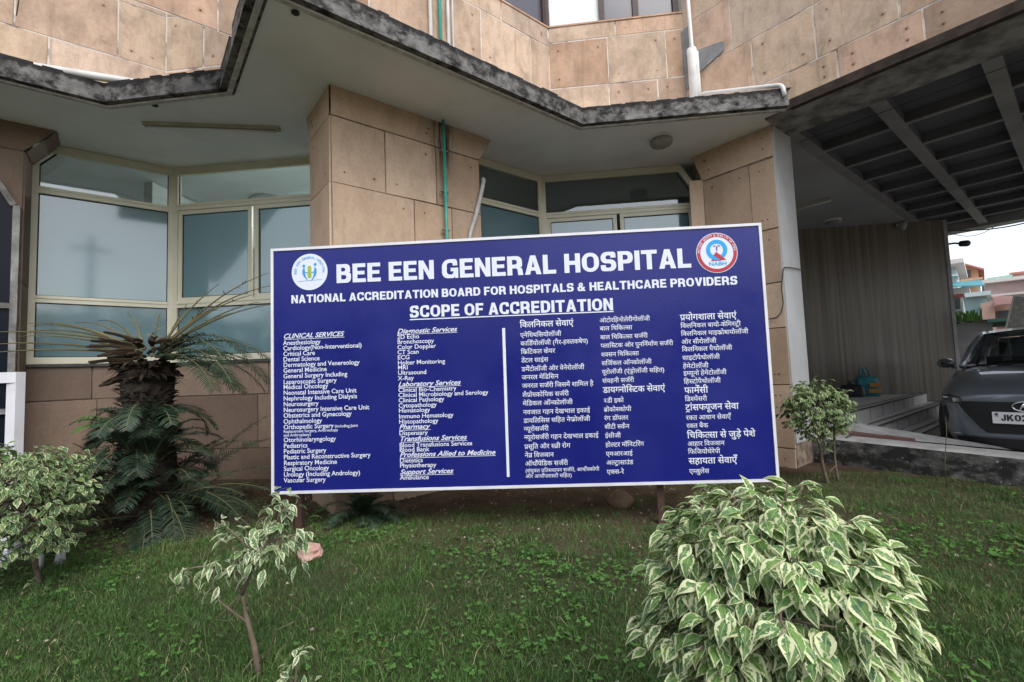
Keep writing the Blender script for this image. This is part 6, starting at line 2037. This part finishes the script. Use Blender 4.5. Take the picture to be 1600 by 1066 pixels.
mb = MB(); bbox(mb, 30, 36, -7, -.62, 0, 3.95); bbox(mb, 30.6, 36, -7, -.75, 4.25, 5.35); mb.build("wall", M['w_cyan'], H)
mb = MB(); bbox(mb, 29.4, 36, -7, -.45, 5.35, 5.55); bbox(mb, 29.6, 36.0, -7, -.35, 3.95, 4.24); mb.build("floor_slab", M['w_white'], H)
mb = MB(); bbox(mb, 31, 34, -4, -1.05, 5.56, 6.5); mb.build("stair_tower", M['w_pink'], H)
mb = MB(); bbox(mb, 29.55, 29.66, -7, -.56, 3.80, 3.945); mb.build("band", M['red_band'], H)
mb = MB(); bbox(mb, 28.9, 30.55, -1.05, -.68, 4.72, 4.78); mb.build("window_hood", M['w_white'], H)
mb = MB()
q = [bgp(29.9, -2.4, 4.62), bgp(29.9, .02, 4.52), bgp(28.3, .15, 4.10), bgp(28.3, -2.4, 4.42)]
mb.mesh(q + [p - Vector((0, 0, .05)) for p in q], [(0, 1, 2, 3), (7, 6, 5, 4), (0, 4, 5, 1), (1, 5, 6, 2), (2, 6, 7, 3), (3, 7, 4, 0)]); mb.build("awning", M['awn_teal'], H)
for l in (-1.6, -.05):
    mb = MB(); bbox(mb, 28.35, 28.42, l, l + .05, 0, 4.1); mb.build("awning_post", M['w_teal'], H)
mb = MB(); bbox(mb, 29.92, 29.99, -1.15, -.75, 3.0 + .3, 3.75); mb.build("window", M['far_glass'], H)
mb = MB(); bbox(mb, 29.9, 29.985, -.70, -.62, .0, 3.9); bbox(mb, 29.8, 29.98, -1.0, -.64, 2.55, 3.1); mb.build("pilaster", M['w_white'], H)
H = thing("teal_house", "small teal house with rounded white balconies behind the shed roof", "house", bgp(29, .0, 0))
mb = MB(); bbox(mb, 27.5, 30, -.5, .15, 0, 3.6); mb.build("wall", M['w_teal'], H)
mb = MB(); bbox(mb, 27.0, 30, -.48, .28, 3.55, 3.72); bbox(mb, 27.1, 27.48, -.45, .22, 2.75, 2.95); mb.build("balcony", M['w_cyan'], H)
mb = MB(); bbox(mb, 27.42, 27.49, -.30, .05, 1.4, 2.5); mb.build("window", M['far_glass'], H)
H = thing("orange_house", "orange house with a sloping red roof rising behind the cyan house", "house", bgp(40, -2, 0))
mb = MB(); bbox(mb, 38, 44, -6, .0, 0, 5.5)
for s in (0,):
    q = [(-6, 5.5), (-.02, 5.5), (-.02, 6.05), (-1.1, 6.72), (-6, 6.72)]
    V = [bgp(38.0, l, z) for l, z in q] + [bgp(44, l, z) for l, z in q]
    mb.mesh(V, [(0, 1, 2, 3, 4), (9, 8, 7, 6, 5)] + [(i, i + 5, (i + 1) % 5 + 5, (i + 1) % 5) for i in range(5)])
mb.build("wall", M['w_orange'], H)
mb = MB()
q = [bgp(37.5, -1.25, 6.86), bgp(37.5, .22, 6.0), bgp(44.4, .22, 6.0), bgp(44.4, -1.25, 6.86)]
mb.mesh(q + [p - Vector((0, 0, .10)) for p in q], [(0, 1, 2, 3), (7, 6, 5, 4), (0, 4, 5, 1), (1, 5, 6, 2), (2, 6, 7, 3), (3, 7, 4, 0)])
mb.build("roof", M['roof_red'], H)
mb = MB(); bbox(mb, 37.3, 38.0, -2, .14, 5.38, 5.5); mb.build("ledge", M['w_orange'], H)
mb = MB(); bbox(mb, 37.93, 37.99, -.75, -.35, 5.65, 6.1); mb.build("window", M['far_glass'], H)
H = thing("pink_house", "long pink house with stepped cornices and a green sheet roof", "house", bgp(35, 3, 0))
mb = MB(); bbox(mb, 33, 39, .12, 9, 0, 4.62); bbox(mb, 35, 39, 1.2, 9, 4.8, 5.15); mb.build("wall", M['w_pink'], H)
mb = MB(); bbox(mb, 32.5, 39, .05, 9, 4.62, 4.78); bbox(mb, 32.7, 33, .12, 9, 3.95, 4.05); mb.build("cornice", M['w_white'], H)
mb = MB(); bbox(mb, 34.8, 39.1, 1.1, 9, 5.152, 5.26); mb.build("parapet_cap", M['roof_red'], H)
mb = MB()
q = [bgp(34.6, .30, 5.10), bgp(34.6, 1.18, 5.14), bgp(32.9, 1.10, 4.82), bgp(32.9, .14, 4.80)]
mb.mesh(q + [p - Vector((0, 0, .04)) for p in q], [(0, 1, 2, 3), (7, 6, 5, 4), (0, 4, 5, 1), (1, 5, 6, 2), (2, 6, 7, 3), (3, 7, 4, 0)]); mb.build("sheet_roof", M['awn_green'], H)
mb = MB(); bbox(mb, 32.94, 32.99, .6, 1.1, 3.0, 3.9); mb.build("window", M['far_glass'], H)
H = thing("salmon_house", "low salmon house with a brown awning below the pink house", "house", bgp(27, .9, 0))
mb = MB(); bbox(mb, 26, 29, -.05, .32, 0, 3.15); bbox(mb, 26.8, 29, .33, 3, 0, 3.05); mb.build("wall", M['w_salmon'], H)
mb = MB()
q = [bgp(26.8, .30, 3.45), bgp(26.8, .95, 3.40), bgp(25.6, 1.0, 3.02), bgp(25.6, .34, 3.02)]
mb.mesh(q + [p - Vector((0, 0, .05)) for p in q], [(0, 1, 2, 3), (7, 6, 5, 4), (0, 4, 5, 1), (1, 5, 6, 2), (2, 6, 7, 3), (3, 7, 4, 0)]); mb.build("awning", M['awn_brown'], H)
mb = MB(); bbox(mb, 26.73, 26.79, .40, .9, 2.2, 2.85); mb.build("window", M['far_glass'], H)
# shed with corrugated sheet
H = thing("plaster_shed", "grey plastered shed wall capped with wavy corrugated sheet", "shed", bgp(14, 0, 0))
mb = MB(); bbox(mb, 14.0, 16.5, -1.6, .12, -.05, 1.84); mb.build("wall", M['w_gray'], H)
mb = MB()
V, F = [], []
nn = 46
for i in range(nn + 1):
    l = -1.7 + 2.05 * i / nn
    zw = .018 * math.sin(i * 1.35) - .03 * max(0, (l + .1))
    V += [bgp(13.75, l, 1.86 + zw), bgp(16.7, l, 1.98 + zw), bgp(13.75, l, 1.85 + zw - .006), bgp(16.7, l, 1.97 + zw - .006)]
for i in range(nn):
    a = i * 4
    F += [(a, a + 4, a + 5, a + 1), (a + 2, a + 3, a + 7, a + 6), (a, a + 2, a + 6, a + 4)]
mb.mesh(V, F); mb.build("corrugated_sheet", M['tin'], H)
mb = MB(); bbox(mb, 13.9, 16.4, .14, 2.6, -.05, 1.45); mb.build("side_bay", M['awn_brown'], H)
mb = MB()
for k in range(12): bbox(mb, 13.86, 13.895, .20, 2.5, .10 * k + .1, .10 * k + .17)
mb.build("shutter", M['tin'], H)
mb = MB(); bbox(mb, 13.5, 16.4, .05, 2.6, 1.80, 1.86); mb.build("green_canopy", M['awn_green'], H)
T = thing("weed_clump", "green weeds sprouting on the shed's corrugated roof", "weeds", bgp(14.2, -.4, 1.9))
mb = MB()
for _ in range(160):
    l, d_ = cr_.uniform(-.55, -.02), cr_.uniform(13.9, 14.5)
    q = bgp(d_, l, 1.87); h_ = cr_.uniform(.05, .26)
    a = Vector((cr_.uniform(-1, 1), cr_.uniform(-1, 1), 0)) * .05
    mb.face([q - dl * .012, q + dl * .012, q + a + Vector((0, 0, h_)) + dl * .008, q + a + Vector((0, 0, h_)) - dl * .008], 0, None, None, (cr_.random(), 0, 0))
mb.build("leaves", M['clover'], T)
# leaning poster board
def poster_mat():
    m, nt, b = new_mat("faded_poster", (.5, .5, .5), .4)
    uv = nt.nodes.new("ShaderNodeUVMap"); uv.uv_map = "UVMap"
    s = sep(nt, uv.outputs[0])
    n = noise(nt, uv.outputs[0], 4, 4)
    c = ramp(nt, n, [(.35, (.42, .43, .42)), (.5, (.25, .24, .22)), (.65, (.46, .42, .36))])
    c = mixc(nt, mth(nt, 'GREATER_THAN', mth(nt, 'ADD', s[0], mth(nt, 'MULTIPLY', n, .2)), .62), c, (.55, .60, .66))
    c = mixc(nt, mth(nt, 'LESS_THAN', mth(nt, 'ADD', s[1], mth(nt, 'MULTIPLY', n, .1)), .22), c, (.18, .42, .10))
    nt.links.new(c, b.inputs["Base Color"])
    return m
M['poster'] = poster_mat()
T = thing("poster_board", "tilted poster board leaning before the dark shutter", "board", bgp(12, .6, 0))
mb = MB()
q = [bgp(12, .235, 1.49), bgp(12.2, 1.1, 1.36), bgp(12.2, 1.2, 2.02), bgp(12, .40, 2.15)]
mb.face(q, 0, [(0, 0), (1, 0), (1, 1), (0, 1)], (1, 1)); mb.face([p + dv * .03 for p in q][::-1], 0, [(.9, .9)] * 4, (1, 1)); mb.build("poster", M['poster'], T)
mb = MB()
for i in range(4): mb.bar(q[i], q[(i + 1) % 4], .025, .034, -dv)
mb.build("frame", M['pvc'], T)
for l in (.45, 1.0):
    mb = MB(); mb.tube([bgp(12.1, l, -.05), bgp(12.08, l, 1.6)], .025, 7); mb.build("post", M['tin'], T)

# ---------------------------------------------------------------- across the road behind the photographer (seen mirrored in the panes)
mb = MB()
tr_ = random.Random(9)
for _ in range(9000):
    x = tr_.uniform(-22, 30)
    top = 3.6 + 2.6 * float(vnoise(np.array([x * .23]), np.array([.5]), 3)[0]) + 1.0 * float(vnoise(np.array([x * .9]), np.array([2.5]), 5)[0])
    z = top * tr_.random() ** .6
    y = -15 + tr_.uniform(-1.5, 1.5)
    s_ = tr_.uniform(.12, .32)
    a, b = tr_.uniform(0, 6.28), tr_.uniform(-1, 1)
    e1 = Vector((math.cos(a), math.sin(a), b)) * s_; e2 = Vector((-math.sin(a), math.cos(a), tr_.uniform(-1, 1))) * s_ * .7
    c = Vector((x, y, z))
    mb.face([c - e1, c - e2, c + e1, c + e2], 0, None, None, (tr_.random(), 0, 0))
mb.face([(-22, -16.6, -.1), (30, -16.6, -.1), (30, -16.6, 3.6), (-22, -16.6, 3.6)], 0, None, None, (0, 0, 0))
M['wood'] = frond_mat("far_foliage", (.025, .05, .02), (.06, .10, .035))
tag(mb.build("tree_belt", M['wood']), "far-off belt of trees across the road, seen mirrored in the windows", "trees", kind="stuff")
UP = thing("utility_pole", "grey utility pole mirrored dimly in the left window pane", "pole", (7.0, -9.0, 0))
mb = MB(); mb.tube([(7, -9, 0), (7, -9, 7.2)], [.11, .08], 10); mb.build("pole", M['concrete'], UP, True)
mb = MB(); mb.box((7, -9, 6.7), (1.3, .1, .1), .6); mb.build("crossarm", M['concrete'], UP)
